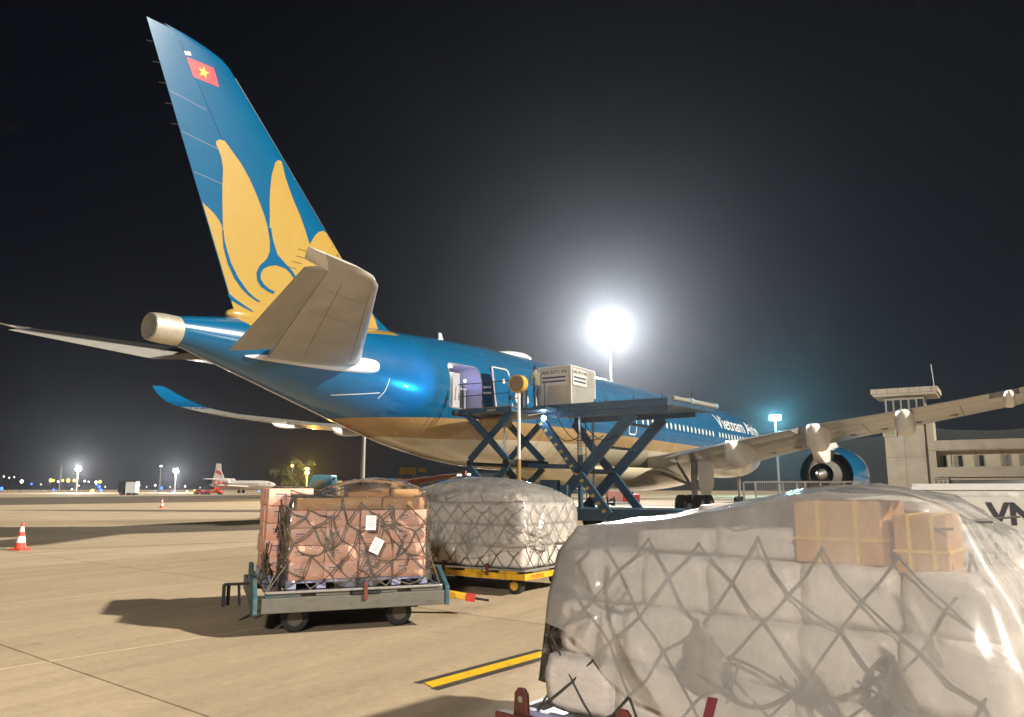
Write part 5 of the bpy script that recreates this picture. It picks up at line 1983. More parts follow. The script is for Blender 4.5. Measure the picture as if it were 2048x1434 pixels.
lamp('work_lamp_light', 'POINT', (3.42, -0.30, 4.50), 12, (0.45, 0.7, 1.0), wl1, 0.04)
lamp('work_lamp_light', 'SPOT', (2.72, -1.72, 5.30), 600, (0.02, 0.50, 1.0), wl2, 0.07, (-0.2, -3.7, 6.3), R(62))

# container on the deck
def uld(name, label, F_, c, w, d, h, text, cham=0.45):
    t = thing(name, label, 'container', (0, 0, 0), 0, 'aluminium air cargo containers')
    t.matrix_world = F_ @ Matrix.Translation(c)
    # local: x outward (depth d), y (width w)
    prof = [(0, 0), (w - cham, 0), (w, cham), (w, h), (0, h)]
    MB().prism(prof, lambda p: Vector((0, p[0], p[1])), lambda p: Vector((d, p[0], p[1]))).build('container_shell', M['uld'], t, bevel=0.015)
    for y in (0.0, w):
        for x in (0.0, d):
            MB().beam((x, y, cham if y == w else 0.0), (x, y, h), 0.06, 0.06).build('corner_rail', M['white'], t)
    for (p, q) in (((0, 0, h), (0, w, h)), ((d, 0, h), (d, w, h)), ((0, 0, h), (d, 0, h)), ((0, w, h), (d, w, h)), ((0, 0, 0.03), (d, 0, 0.03)), ((d, 0, 0.03), (d, w - cham, 0.03))):
        MB().beam(p, q, 0.05, 0.05).build('edge_rail', M['white'], t)
    # white marking panels with code and striped plate
    MB().box(0.12, d - 0.1, -0.036, -0.032, h * 0.52, h * 0.94).build('marking_panel', M['uldwhite'], t)
    MB().box(d + 0.032, d + 0.036, 0.1, w * 0.62, h * 0.52, h * 0.94).build('marking_panel', M['uldwhite'], t)
    for zz in (0.60, 0.70):
        MB().box(0.18, d - 0.22, -0.042, -0.038, h * zz, h * (zz + 0.045)).build('stripe', M['navy'], t)
        MB().box(d + 0.038, d + 0.042, 0.18, w * 0.58, h * zz, h * (zz + 0.045)).build('stripe', M['navy'], t)
    tmm = text_mesh(text, h * 0.115, bold=0.004)
    tmm.materials.append(M['ink'])
    o = link('code_lettering', tmm, t)
    o.matrix_local = Matrix.Translation((0.16, -0.045, h * 0.82)) @ Matrix.Rotation(pi / 2, 4, 'X')
    o = link('code_lettering', tmm, t)
    o.matrix_local = Matrix.Translation((d + 0.045, 0.14, h * 0.82)) @ Matrix.Rotation(pi / 2, 4, 'Z') @ Matrix.Rotation(pi / 2, 4, 'X')
    return t


uld('cargo_container', 'silver air cargo container standing on the raised loader deck', FL, Vector((2.98, 0.32, 5.105)), 2.15, 1.5, 1.62, 'AKE 52711 VN')


# ================================================================= loader operator
def person(name, label, F_, loc, rz, joints, radii, edges, mats, cut):
    t = thing(name, label, 'person')
    t.matrix_world = F_ @ Matrix.Translation(loc) @ Matrix.Rotation(rz, 4, 'Z')
    me = bpy.data.meshes.new('body')
    me.from_pydata(joints, edges, [])
    o = link('body', me)
    sk = o.modifiers.new('skin', 'SKIN')
    for i, r in enumerate(radii):
        o.data.skin_vertices[0].data[i].radius = (r, r * (0.8 if i in (0, 1, 2) else 1.0))
    o.data.skin_vertices[0].data[0].use_root = True
    sb = o.modifiers.new('sub', 'SUBSURF')
    sb.levels = 2
    dg_ = bpy.context.evaluated_depsgraph_get()
    nm = bpy.data.meshes.new_from_object(o.evaluated_get(dg_))
    bpy.data.objects.remove(o)
    for q in mats:
        nm.materials.append(q)
    for p in nm.polygons:
        p.material_index = cut(p.center)
    nm.polygons.foreach_set('use_smooth', [True] * len(nm.polygons))
    link('body', nm, t)
    return t


J = [(0, 0, 0.95), (0.02, 0, 1.15), (0.05, 0, 1.38), (0.07, 0, 1.48), (0.10, 0, 1.56), (0.11, 0, 1.68),
     (0.04, 0.19, 1.40), (0.10, 0.25, 1.14), (0.30, 0.16, 1.05), (0.38, 0.13, 1.03),
     (0.04, -0.19, 1.40), (0.10, -0.25, 1.14), (0.30, -0.16, 1.04), (0.38, -0.13, 1.02),
     (0.0, 0.10, 0.88), (0.02, 0.11, 0.48), (-0.02, 0.11, 0.07), (0.12, 0.11, 0.04),
     (0.0, -0.10, 0.88), (0.05, -0.11, 0.48), (0.02, -0.11, 0.07), (0.16, -0.11, 0.04)]
RD = [0.15, 0.145, 0.15, 0.06, 0.085, 0.09, 0.065, 0.05, 0.038, 0.034, 0.065, 0.05, 0.038, 0.034, 0.09, 0.065, 0.05, 0.04, 0.09, 0.065, 0.05, 0.04]
ED = [(0, 1), (1, 2), (2, 3), (3, 4), (4, 5), (2, 6), (6, 7), (7, 8), (8, 9), (2, 10), (10, 11), (11, 12), (12, 13), (0, 14), (14, 15), (15, 16), (16, 17), (0, 18), (18, 19), (19, 20), (20, 21)]


def pcut(c):
    if c.z > 1.47:
        return 0
    if c.z > 0.93:
        if c.x > 0.22:
            return 0
        return 1
    return 2


op = person('person', 'person in olive shirt and dark trousers leaning over the loader controls', FL, (3.35, -0.50, 4.952), R(165), J, RD, ED, [M['skin'], M['shirt'], M['trousers']], pcut)
MB().sphere((0.095, 0, 1.66), 0.105, 14, 8, (1.0, 0.85, 0.95)).build('hair', M['hair'], op, smooth=60)
for sy in (-1, 1):
    hm = MB()
    for k in range(4):
        y0 = sy * 0.13 + (k - 1.5) * 0.02
        hm.tube([(0.39, y0, 1.025), (0.44, y0, 1.015), (0.465, y0, 0.985)], [0.011, 0.010, 0.008], 6)
    hm.tube([(0.37, sy * 0.13 - sy * 0.035, 1.025), (0.42, sy * 0.13 - sy * 0.055, 1.01)], [0.012, 0.009], 6)
    hm.build('fingers', M['skin'], op, smooth=60)

# ================================================================= traffic cones
def cone(loc, label, h):
    t = thing('traffic_cone', label, 'traffic cone', loc, 0.3, 'red and white traffic cones')
    k = h / 0.75
    MB().box(-0.19 * k, 0.19 * k, -0.19 * k, 0.19 * k, 0.0, 0.04 * k).build('base', M['conered'], t, bevel=0.01)
    zz = [0.04, 0.20, 0.38, 0.50, 0.64, 0.75]
    cm = [M['conered'], M['conewhite'], M['conered'], M['conewhite'], M['conered']]
    for i in range(5):
        r0 = 0.15 - 0.125 * (zz[i] - 0.04) / 0.71
        r1 = 0.15 - 0.125 * (zz[i + 1] - 0.04) / 0.71
        MB().lathe([(zz[i] * k, r0 * k), (zz[i + 1] * k, r1 * k)], 20, 'z').build('cone_band', cm[i], t, smooth=40)
    return t


cone((-2.43, 2.43, 0.004), 'nearer red and white striped traffic cone at the left edge', 0.78)
cone((28.6, 42.6, -0.024), 'far small traffic cone out on the open apron', 0.85)

# ================================================================= light masts
def flood_mast(label, x, y, z, r, head, glass, energy, col, n=4, size=0.6, face=None, dish=0.32):
    t = thing('floodlight_mast', label, 'light mast', (x, y, -0.025), 0, 'lit floodlight masts')
    f_ = Vector(face if face else (cam.location.x - x, cam.location.y - y))
    a = math.atan2(f_[1], f_[0])
    MB().tube([(0, 0, 0), (0, 0, z * 0.5), (0, 0, z + 0.2)], [r * 1.5, r * 1.2, r], 14).build('mast_pole', M['pole'], t, smooth=40)
    Rm = Matrix.Rotation(a, 4, 'Z')
    b = MB()
    b.beam(Rm @ Vector((0, -head / 2, z)), Rm @ Vector((0, head / 2, z)), 0.15, 0.15)
    b.beam(Rm @ Vector((0, -head / 2, z + dish * 2)), Rm @ Vector((0, head / 2, z + dish * 2)), 0.15, 0.15)
    b.build('lamp_crossarm', M['pole'], t)
    for k in range(n):
        for row in (0, 1) if n > 2 else (0,):
            yy = -head / 2 + head * (k + 0.5) / n
            c = Rm @ Vector((0.25, yy, z + row * dish * 2))
            lm = MB()
            for q in range(1):
                lm.lathe([(-0.25, dish * 0.4), (0.0, dish * 0.95), (0.05, dish)], 12, 'x', (0, 0, 0))
            lo = lm.build('flood_lamp', M['dark'], t, loc=c)
            lo.rotation_euler = (0, R(12), a)
            g_ = MB().lathe([(0.06, dish * 0.9), (0.10, 0.0)], 12, 'x', (0, 0, 0), cap=False).build('lamp_glass', glass, lo)
    if energy:
        lo = lamp('flood_light', 'POINT', tuple(Rm @ Vector((0.9, 0, z + dish))), energy, col, t, size)
    return t


flood_mast('tall mast with the dazzling white floodlight behind the airliner', 85.5, 24.5, 24.0, 0.13, 2.0, M['lamp'], 125000, (1.0, 0.95, 0.86), 4, 1.2)
flood_mast('mast with a teal-tinted floodlight beyond the wing', 170.5, 22.4, 17.7, 0.22, 2.6, M['tealamp'], 22000, (0.25, 0.9, 1.0), 4, 0.8)
flood_mast('grey mast rising behind the belly of the airliner above the salmon cartons', 58.63, 46.53, 16.0, 0.20, 1.6, M['white'], 0, (1, 1, 1), 2)
flood_mast('leftmost bright white floodlight far across the apron', 143.0, 268.1, 8.6, 0.2, 1.6, M['whitelamp'], 34000, (1.0, 0.92, 0.8), 2, 0.6, dish=0.5)
flood_mast('dim lamp mast left of the leftmost bright floodlight', 161.2, 315.0, 11.2, 0.2, 1.2, M['pole'], 0, (1, 1, 1), 1)
flood_mast('white floodlight far behind the small jet tail', 171.5, 250.8, 8.1, 0.2, 1.5, M['whitelamp'], 24000, (1.0, 0.95, 0.88), 2, 0.6, dish=0.45)
flood_mast('small yellow-white lamp mast above and left of the white floodlight', 205.4, 312.3, 11.9, 0.2, 1.2, mat('dim_lamp', (1, 1, 1), 0.3, emit=(1, 0.95, 0.8), estr=2.5), 0, (1, 1, 1), 2)
flood_mast('orange sodium lamp above the blue tow tractor cab', 74.2, 73.3, 4.25, 0.12, 0.7, M['yellowlamp'], 6000, (1.0, 0.52, 0.05), 1, 0.3, dish=0.32)
flood_mast('smaller orange lamp left of the sodium lamp', 85.8, 89.8, 5.9, 0.12, 0.7, mat('dim_orange', (1, 0.6, 0.2), 0.3, emit=(1, 0.62, 0.10), estr=5), 0, (1, 1, 1), 1, dish=0.3)

flood_mast('apron floodlight mast standing behind the viewpoint', -31.5, -29.5, 10.5, 0.16, 1.8, M['whitelamp'], 12500, (1.0, 0.93, 0.85), 2, 0.7, face=(17, 10), dish=0.35)

# ================================================================= far airfield lights (px columns measured on the horizon)
RT = Vector((0.5358, -0.8443))
FWD = Vector((0.8443, 0.5358))


def far(px, d):
    """ground point at distance d in the direction of picture column px on the horizon"""
    k = (px - 1024) / 1561.6
    v = (FWD + RT * k).normalized() * d
    return v.x - 14.2, v.y - 22.0


LC = {'blue': mat('far_blue_light', (0.1, 0.2, 1), 0.4, emit=(0.02, 0.10, 1.0), estr=2.6), 'yellow': mat('far_yellow_light', (1, 0.7, 0.1), 0.4, emit=(1.0, 0.66, 0.08), estr=2.6),
      'white': mat('far_white_light', (1, 1, 1), 0.4, emit=(1.0, 0.95, 0.85), estr=2.2), 'dim': mat('far_dim_light', (1, 1, 1), 0.4, emit=(0.5, 0.55, 0.5), estr=0.45), 'red': mat('far_red_light', (1, 0.05, 0.05), 0.4, emit=(1.0, 0.04, 0.04), estr=3)}
LT = [(3, 977, 'blue', 3.6), (62, 969, 'blue', 2.0), (107, 979, 'blue', 2.2), (198, 974, 'blue', 3.2), (202, 980, 'blue', 3.4), (192, 970, 'blue', 2.4), (310, 982, 'blue', 1.6), (323, 976, 'blue', 2.8), (345, 981, 'blue', 1.4), (518, 983, 'blue', 2.6), (524, 984, 'blue', 2.0),
      (100, 963, 'yellow', 3.4), (105, 963, 'yellow', 2.6), (124, 963, 'yellow', 2.2), (135, 963, 'yellow', 3.6), (147, 963, 'yellow', 2.8), (199, 965, 'yellow', 3.0), (185, 981, 'yellow', 3.8), (384, 986, 'yellow', 1.8),
      (42, 965, 'white', 3.4), (115, 965, 'white', 1.8), (168, 964, 'white', 2.0), (176, 965, 'white', 1.6), (144, 978, 'white', 1.6), (191, 966, 'white', 3.0), (278, 971, 'white', 2.0), (310, 971, 'white', 2.2), (370, 973, 'white', 2.0), (374, 982, 'white', 1.5), (293, 974, 'dim', 1.6), (340, 974, 'dim', 2.0),
      (5, 957, 'dim', 2.2), (16, 959, 'dim', 2.0), (26, 958, 'dim', 1.8), (81, 970, 'dim', 1.8), (157, 972, 'dim', 2.0), (400, 975, 'dim', 1.6), (210, 974, 'dim', 1.8)]
GRP = {'blue': 'blue taxiway lights on the horizon', 'yellow': 'yellow lights on the horizon', 'white': 'small white lights on the horizon', 'dim': 'faint lights on the horizon'}
for px, py, cn, rp in LT:
    d = 420.0 if py < 976 else min(420.0, 1.78 * 1561 / max(3.2, py - 976))
    x, y = far(px, d)
    z = 1.78 + (976 - py) / 1561.6 * d
    z = max(z, 0.25)
    r = rp / 1561.6 * d * 0.75
    t = thing('airfield_light', {'blue': 'tiny blue taxiway light far across the apron', 'yellow': 'tiny yellow light in the far row on the horizon', 'white': 'tiny white light far across the airfield', 'dim': 'faint pale light far across the airfield'}[cn], 'airfield light', (x, y, -0.025), 0, GRP[cn])
    MB().tube([(0, 0, 0), (0, 0, max(0.12, z - r * 0.8))], max(0.05, r * 0.15), 6).build('lamp_post', M['dark'], t)
    MB().sphere((0, 0, z + 0.0), r, 10, 6, (1, 1, 1.15)).build('lamp_globe', LC[cn], t)

# ================================================================= small jet parked far off
jx, jy = far(470, 300)
tx_, ty_ = far(437, 300)
nx_, ny_ = far(545, 292)
ja = math.atan2(ny_ - ty_, nx_ - tx_)
jet = thing('regional_jet', 'small white jet with red markings parked far across the apron', 'airplane', (tx_, ty_, -0.025), ja)
jw = mat('jet_white', (0.62, 0.56, 0.52), 0.35, var=0.08, vscale=0.6)
jr = mat('jet_red', (0.55, 0.07, 0.05), 0.4)
prof = [(-3.5, 0.15), (-2.0, 0.7), (1.0, 1.35), (4.0, 1.55), (15.0, 1.55), (18.0, 1.4), (19.8, 0.95), (20.8, 0.4), (21.1, 0.05)]
MB().lathe(prof, 24, 'x', (0, 0, 2.9)).build('fuselage', jw, jet, smooth=50)
jf = MB().prism([(-2.6, 3.6), (2.6, 4.0), (0.6, 8.0), (0.4, 10.4), (-1.3, 10.6), (-1.6, 8.0)], lambda p: Vector((p[0], -0.16, p[1])), lambda p: Vector((p[0], 0.16, p[1]))).build('tail_fin', jw, jet, bevel=0.05)
MB().prism([(-1.3, 7.2), (1.0, 6.2), (0.7, 7.6), (-1.4, 8.4)], lambda p: Vector((p[0], -0.2, p[1])), lambda p: Vector((p[0], -0.18, p[1]))).build('fin_marking', jr, jf)
for s_ in (-1, 1):
    MB().prism([(-2.2, 0.3), (1.2, 0.3), (-1.2, 7.2), (-2.4, 7.2)], lambda p, s_=s_: Vector((p[0], s_ * p[1], 4.9)), lambda p, s_=s_: Vector((p[0], s_ * p[1], 5.1))).build('tailplane', jw, jet, bevel=0.03)
    MB().prism([(6, 1.0), (12, 1.0), (6.2, 12.5), (4.8, 12.5)], lambda p, s_=s_: Vector((p[0], s_ * p[1], 2.1 + p[1] * 0.05)), lambda p, s_=s_: Vector((p[0], s_ * p[1], 2.4 + p[1] * 0.05))).build('wing', jw, jet, bevel=0.03)
    MB().lathe([(0.2, 0.5), (1.5, 0.85), (4.4, 0.95), (4.9, 0.8), (4.7, 0.6)], 20, 'x', (0, s_ * 2.2, 4.3)).build('engine', jw, jet, smooth=40)
    MB().lathe([(-0.35, 0.2), (-0.35, 0.55), (0.35, 0.55), (0.35, 0.2)], 16, 'y', (8.5, s_ * 1.8, 0.55)).build('wheel', M['rubber'], jet)
    MB().tube([(8.5, s_ * 1.8, 0.5), (8.5, s_ * 1.6, 2.0)], 0.15, 8).build('gear_strut', M['wing'], jet)
MB().box(-1.0, 3.0, -1.62, -1.50, 2.7, 3.4).build('side_marking', jr, jet)
MB().tube([(18.0, 0, 0.4), (18.0, 0, 2.0)], 0.15, 8).build('gear_strut', M['wing'], jet)
MB().box(18.6, 19.6, -1.06, -0.8, 3.25, 3.6).build('cockpit_window', M['glass'], jet)
for k in range(12):
    MB().box(4.2 + 0.95 * k, 4.5 + 0.95 * k, -1.58, -1.4, 3.1, 3.45).build('cabin_window', M['glass'], jet)

# red belt loader and tug in front of it
rx, ry = far(428, 232)
ra = math.atan2(ny_ - ty_, nx_ - tx_)
bl_ = thing('belt_loader', 'red belt loader with red lamps in front of the small jet', 'belt loader', (rx, ry, -0.025), ra)
MB().box(-2.6, 2.6, -0.8, 0.8, 0.45, 0.95).build('chassis', M['red'], bl_, bevel=0.05)
MB().beam((-2.8, 0.2, 0.9), (3.6, 0.2, 2.6), 0.9, 0.22).build('conveyor', M['red'], bl_)
MB().box(0.6, 1.7, -0.9, 0.1, 0.95, 2.0).build('cab', M['red'], bl_, bevel=0.06)
for x in (-1.8, 1.8):
    for y in (-0.75, 0.75):
        wheel(bl_, (x, y, 0.4), 0.4, 0.3, 'y')
for x, z in ((0.9, 3.3), (2.3, 3.3), (0.9, 1.7), (2.6, 0.8)):
    MB().tube([(x, -0.7, 0.9), (x, -0.7, max(z, 1.0))], 0.04, 6).build('lamp_post', M['dark'], bl_)
    MB().sphere((x, -0.8, z), 0.2, 8, 6).build('red_lamp', LC['red'], bl_)
rx, ry = far(400, 240)
tg_ = thing('baggage_tug', 'small dark red tug left of the red belt loader', 'tug', (rx, ry, -0.025), ra)
MB().box(-1.3, 1.3, -0.7, 0.7, 0.35, 0.95).build('tug_body', M['red'], tg_, bevel=0.08)
MB().box(-0.9, 0.1, -0.65, 0.65, 0.95, 1.25).build('seat_box', M['dark'], tg_, bevel=0.05)
for x in (-0.9, 0.9):
    for y in (-0.65, 0.65):
        wheel(tg_, (x, y, 0.33), 0.33, 0.24, 'y')
MB().sphere((-1.2, -0.7, 1.15), 0.18, 8, 6).build('amber_lamp', LC['yellow'], tg_)

# box truck
bx, by = far(252, 228)
tr = thing('box_truck', 'box truck with a lit white rear door parked far left', 'truck', (bx, by, -0.025), math.atan2(-RT.y, -RT.x) + 0.15)
MB().box(-1.0, 1.6, -1.2, 1.2, 0.7, 3.4).build('cargo_box', M['dark'], tr, bevel=0.04)
MB().box(-3.0, -1.05, -1.0, 1.0, 0.6, 2.3).build('cab', M['dark'], tr, bevel=0.15)
for x in (-2.2, 0.8):
    for y in (-1.0, 1.0):
        wheel(tr, (x, y, 0.45), 0.45, 0.28, 'y')
bx2, by2 = far(261, 226)
dr = thing('cargo_container', 'white box container brightly lit beside the far box truck', 'container', (bx2, by2, -0.025), math.atan2(RT.y, RT.x), 'containers far left')
MB().box(-1.3, 1.3, -0.1, 2.2, 0.5, 3.55).build('container_shell', mat('pale_box', (0.60, 0.66, 0.66), 0.5, var=0.1), dr, bevel=0.05)
MB().box(-1.35, 1.35, -0.16, -0.10, 3.4, 3.6).build('top_rail', M['rust'], dr)
for x in (-0.9, 0.9):
    MB().box(x - 0.15, x + 0.15, 0.2, 2.0, 0, 0.5).build('support_leg', M['dark'], dr)

# ================================================================= vehicles behind the pallets
cx_, cy_ = far(640, 47)
ca_ = math.atan2(RT.y, RT.x)
cb = thing('tow_tractor', 'blue tow tractor cab with slanted windscreen behind the salmon cartons', 'tractor', (cx_, cy_, 0), ca_)
lb = mat('pale_blue_cab', (0.10, 0.27, 0.36), 0.35, 0.0, 0.3, var=0.08)
MB().box(-1.9, 1.0, -0.75, 0.75, 0.40, 1.15).build('body', lb, cb, bevel=0.08)
q = [(-0.85, 1.15), (0.80, 1.15), (0.82, 2.30), (0.70, 2.46), (-0.22, 2.50), (-0.36, 2.42)]
cabo = MB().prism(q, lambda p: Vector((p[0], -0.72, p[1])), lambda p: Vector((p[0], -0.60, p[1]))).build('cab', lb, cb, bevel=0.05)
for y0, y1 in ((0.60, 0.72),):
    MB().prism(q, lambda p: Vector((p[0], y0, p[1])), lambda p: Vector((p[0], y1, p[1]))).build('cab', lb, cb, bevel=0.05)
MB().box(-0.3, 0.8, -0.72, 0.72, 2.36, 2.52).build('roof', lb, cb, bevel=0.05)
MB().prism([(-0.52, 1.42), (0.42, 1.42), (0.42, 2.22), (-0.20, 2.22)], lambda p: Vector((p[0], -0.735, p[1])), lambda p: Vector((p[0], -0.722, p[1]))).build('side_window', mat('lit_cab_glass', (0.22, 0.22, 0.15), 0.1, spec=0.8), cb)
MB().prism([(-0.86, 1.2), (-0.80, 1.2), (-0.30, 2.38), (-0.36, 2.38)], lambda p: Vector((p[0], -0.58, p[1])), lambda p: Vector((p[0], 0.58, p[1]))).build('windscreen', M['glass'], cb)
for x in (-1.4, 0.5):
    for y in (-0.68, 0.68):
        wheel(cb, (x, y, 0.42), 0.42, 0.28, 'y')

for k, (px, h_, w_) in enumerate(((674, 2.18, 0.62), (690, 2.1, 0.60), (710, 2.24, 0.66))):
    x, y = far(px, 50)
    ct = thing('loaded_trolley', ['ochre-wrapped trolley load nearest the blue tractor', 'low ochre-wrapped trolley load in the middle of the row', 'ochre-wrapped trolley load nearest the grey mast'][k], 'trolley', (x, y, 0), ca_ + 0.2 * k, 'trolleys behind the salmon cartons')
    MB().box(-w_ / 2, w_ / 2, -0.6, 0.6, 0.32, 0.42).build('trolley_bed', M['yellow'], ct, bevel=0.02)
    for xx in (-w_ * 0.35, w_ * 0.35):
        for yy in (-0.45, 0.45):
            wheel(ct, (xx, yy, 0.16), 0.16, 0.08, 'y')
    o = link('wrapped_load', carton_mesh('ochre_load', mat('ochre_wrap', (0.34, 0.24, 0.11), 0.6, var=0.25, vscale=4, bump=0.5, bscale=7), 0.1, 60 + k), ct)
    o.location = (0, 0, 0.42 + (h_ - 0.42) / 2)
    o.scale = (w_, 1.1, h_ - 0.42)

# baggage cart with orange canopy
gx, gy_ = far(836, 46)
gc = thing('baggage_cart', 'yellow-framed baggage cart with sagging orange canopy beneath the belly', 'baggage cart', (gx, gy_, 0), ca_)
ym = mat('cart_yellow', (0.70, 0.48, 0.12), 0.5, var=0.2, vscale=5)
om = mat('orange_tarpaulin', (0.80, 0.28, 0.13), 0.65, var=0.15, vscale=4, bump=0.3, bscale=8)
MB().box(-1.1, 0.95, -0.75, 0.75, 0.45, 0.58).build('cart_bed', ym, gc, bevel=0.02)
for x in (-1.05, 0.0, 0.92):
    for y in (-0.7, 0.7):
        MB().tube([(x, y, 0.55), (x, y, 2.2)], 0.04, 6).build('cart_post', ym, gc)
for z in (1.2, 1.98):
    MB().tube([(-1.05, -0.7, z), (0.92, -0.7, z)], 0.035, 6).build('side_bar', ym, gc)
MB().box(-1.0, -0.05, -0.72, -0.66, 2.55, 2.95).build('end_sign', ym, gc, bevel=0.02)
MB().box(0.1, 0.55, -0.72, -0.66, 2.68, 2.92).build('end_sign', ym, gc, bevel=0.02)
for x in (-0.9, -0.2):
    MB().tube([(x, -0.69, 2.2), (x, -0.69, 2.6)], 0.03, 6).build('sign_post', ym, gc)
rg = []
for i in range(9):
    t = i / 8
    x = -1.1 + 3.9 * t
    rg.append([Vector((x, yy, 2.2 + 0.5 * t - 0.12 * math.sin(pi * ((t * 3) % 1)) + (0.10 if abs(yy) < 0.5 else -0.05))) for yy in (-0.85, -0.4, 0, 0.4, 0.85)] + [Vector((x, yy, 1.92 + 0.5 * t + 0.10 * t)) for yy in (0.85, 0.4, 0, -0.4, -0.85)])
MB().loft(rg).build('canopy', om, gc, smooth=40)
for x in (-0.75, 0.65):
    for y in (-0.65, 0.65):
        wheel(gc, (x, y, 0.24), 0.24, 0.12, 'y')
o = link('baggage', carton_mesh('dark_baggage', mat('dark_baggage', (0.10, 0.07, 0.04), 0.7, var=0.5, vscale=7), 0.1, 71), gc)
o.location = (-0.05, 0, 0.98)
o.scale = (1.8, 1.2, 0.78)
vx, vy = far(905, 43)
vn = thing('service_van', 'dark navy service vehicle with a sloping white-lit bonnet beside the orange canopy', 'van', (vx, vy, 0), ca_)
q = [(-1.0, 0.45), (1.6, 0.45), (1.6, 2.1), (1.1, 2.42), (0.3, 2.30), (-0.95, 1.75)]
MB().prism(q, lambda p: Vector((p[0], -0.8, p[1])), lambda p: Vector((p[0], 0.8, p[1]))).build('body', mat('navy_paint', (0.02, 0.035, 0.08), 0.3, 0, 0.4), vn, bevel=0.06)
MB().beam((-0.92, -0.83, 1.84), (0.3, -0.83, 2.40), 0.04, 0.1).build('white_trim', M['white'], vn)
MB().box(-1.08, -1.0, -0.8, 0.8, 1.0, 1.95).build('white_trim', M['white'], vn)
for x in (-0.5, 1.1):
    for y in (-0.72, 0.72):
        wheel(vn, (x, y, 0.36), 0.36, 0.24, 'y')
MB().box(0.3, 0.55, -0.86, -0.82, 2.42, 2.52).build('roof_lamp', mat('soft_lamp', (1, 1, 1), 0.4, emit=(0.9, 1, 0.95), estr=1.5), vn)
MB().box(0.85, 1.05, -0.86, -0.82, 2.46, 2.56).build('roof_lamp', MATS['soft_lamp'], vn)
MB().sphere((-1.02, -0.84, 1.55), 0.03, 8, 6).build('tail_lamp', LC['red'], vn)

# red tug beyond the airliner
x, y = far(1243, 87)
rt = thing('baggage_tug', 'red and pink tug standing under the far side of the airliner', 'tug', (x, y, -0.025), ca_)
MB().box(-1.7, 0.0, -0.8, 0.8, 0.3, 2.0).build('cab', mat('faded_pink_panel', (0.55, 0.25, 0.22), 0.6, var=0.1), rt, bevel=0.06)
MB().box(0.0, 1.9, -0.8, 0.8, 0.3, 1.15).build('tug_body', M['red'], rt, bevel=0.08)
MB().box(0.2, 1.2, -0.82, 0.82, 1.16, 1.75).build('engine_cover', M['rust'], rt, bevel=0.05)
for xx in (-1.1, 1.3):
    for yy in (-0.75, 0.75):
        wheel(rt, (xx, yy, 0.36), 0.36, 0.28, 'y')
x, y = far(1222, 80)
tbk = thing('tow_bar', 'dark tow bar with small wheels lying before the red tug', 'tow bar', (x, y, -0.025), ca_ + 0.3)
MB().tube([(-1.4, 0, 0.35), (2.0, 0, 0.30)], 0.08, 8).build('bar', M['dark'], tbk)
for xx in (-0.4, 0.3):
    MB().beam((xx, 0, 0.3), (xx, 0, 0.95), 0.12, 0.12).build('stand', M['dark'], tbk)
    wheel(tbk, (xx, 0.2, 0.22), 0.22, 0.1, 'y')

# wire-mesh cage cart behind the foreground load
x, y = far(1602, 21)
kg = thing('mesh_cart', 'low wire-mesh cart behind the top of the foreground load', 'cart', (x, y, 0), math.atan2(RT.y, RT.x))
for z in (0.5, 1.93):
    for yy in (-0.5, 0.5):
        MB().beam((-1.3, yy, z), (1.3, yy, z), 0.04, 0.04).build('frame_bar', M['steel'], kg)
for xx in (-1.3, -0.28, 0.3, 1.3):
    for yy in (-0.5, 0.5):
        MB().beam((xx, yy, 0.2), (xx, yy, 1.93), 0.04, 0.04).build('frame_post', M['steel'], kg)
mshm = MB()
for k in range(52):
    xx = -1.28 + 0.05 * k
    mshm.beam((xx, -0.5, 1.2), (xx, -0.5, 1.92), 0.006, 0.006)
for k in range(14):
    mshm.beam((-1.3, -0.5, 1.2 + 0.05 * k), (1.3, -0.5, 1.2 + 0.05 * k), 0.006, 0.006)
mshm.build('wire_mesh', M['steel'], kg)
MB().box(-1.32, 1.32, -0.55, 0.55, 0.30, 0.42).build('cart_bed', M['oldgrey'], kg)
for xx in (-1.0, 1.0):
    for yy in (-0.45, 0.45):
        wheel(kg, (xx, yy, 0.15), 0.15, 0.1, 'y')

# container behind the foreground load, only its top and VN code showing
VA = A3
t = uld('cargo_container', 'pale air cargo container with a large code behind the right end of the foreground load', frame((-6.85, -21.35), math.atan2(-1, 0.03)), Vector((0, 0, 0.42)), 1.55, 2.2, 1.37, 'AKE', 0.3)
for ch in [c for c in t.children if c.name.startswith('code_lettering') and abs(c.location.y + 0.045) < 0.01]:
    bpy.data.objects.remove(ch)
vd = thing('container_dolly', 'low dolly under the pale container at the right edge', 'dolly', (-6.85, -21.35, 0), math.atan2(-1, 0.03))
MB().box(0.0, 2.2, 0.05, 1.45, 0.30, 0.40).build('deck_frame', M['teal'], vd, bevel=0.02)
for xx in (0.3, 1.9):
    for yy in (0.2, 1.3):
        wheel(vd, (xx, yy, 0.15), 0.15, 0.1, 'y')
tv = text_mesh('VN', 0.235, bold=0.008)
tv.materials.append(M['ink'])
o = link('large_code_lettering', tv, t)
o.matrix_local = Matrix.Translation((0.50, -0.048, 1.08)) @ Matrix.Rotation(pi / 2, 4, 'X')

# ================================================================= control tower and terminal block
cw = M['concrete_wall']
tw = thing('control_tower', 'beige concrete control tower with overhanging top behind the wing', 'tower', (135.0, -4.6, -0.025), -pi / 2)
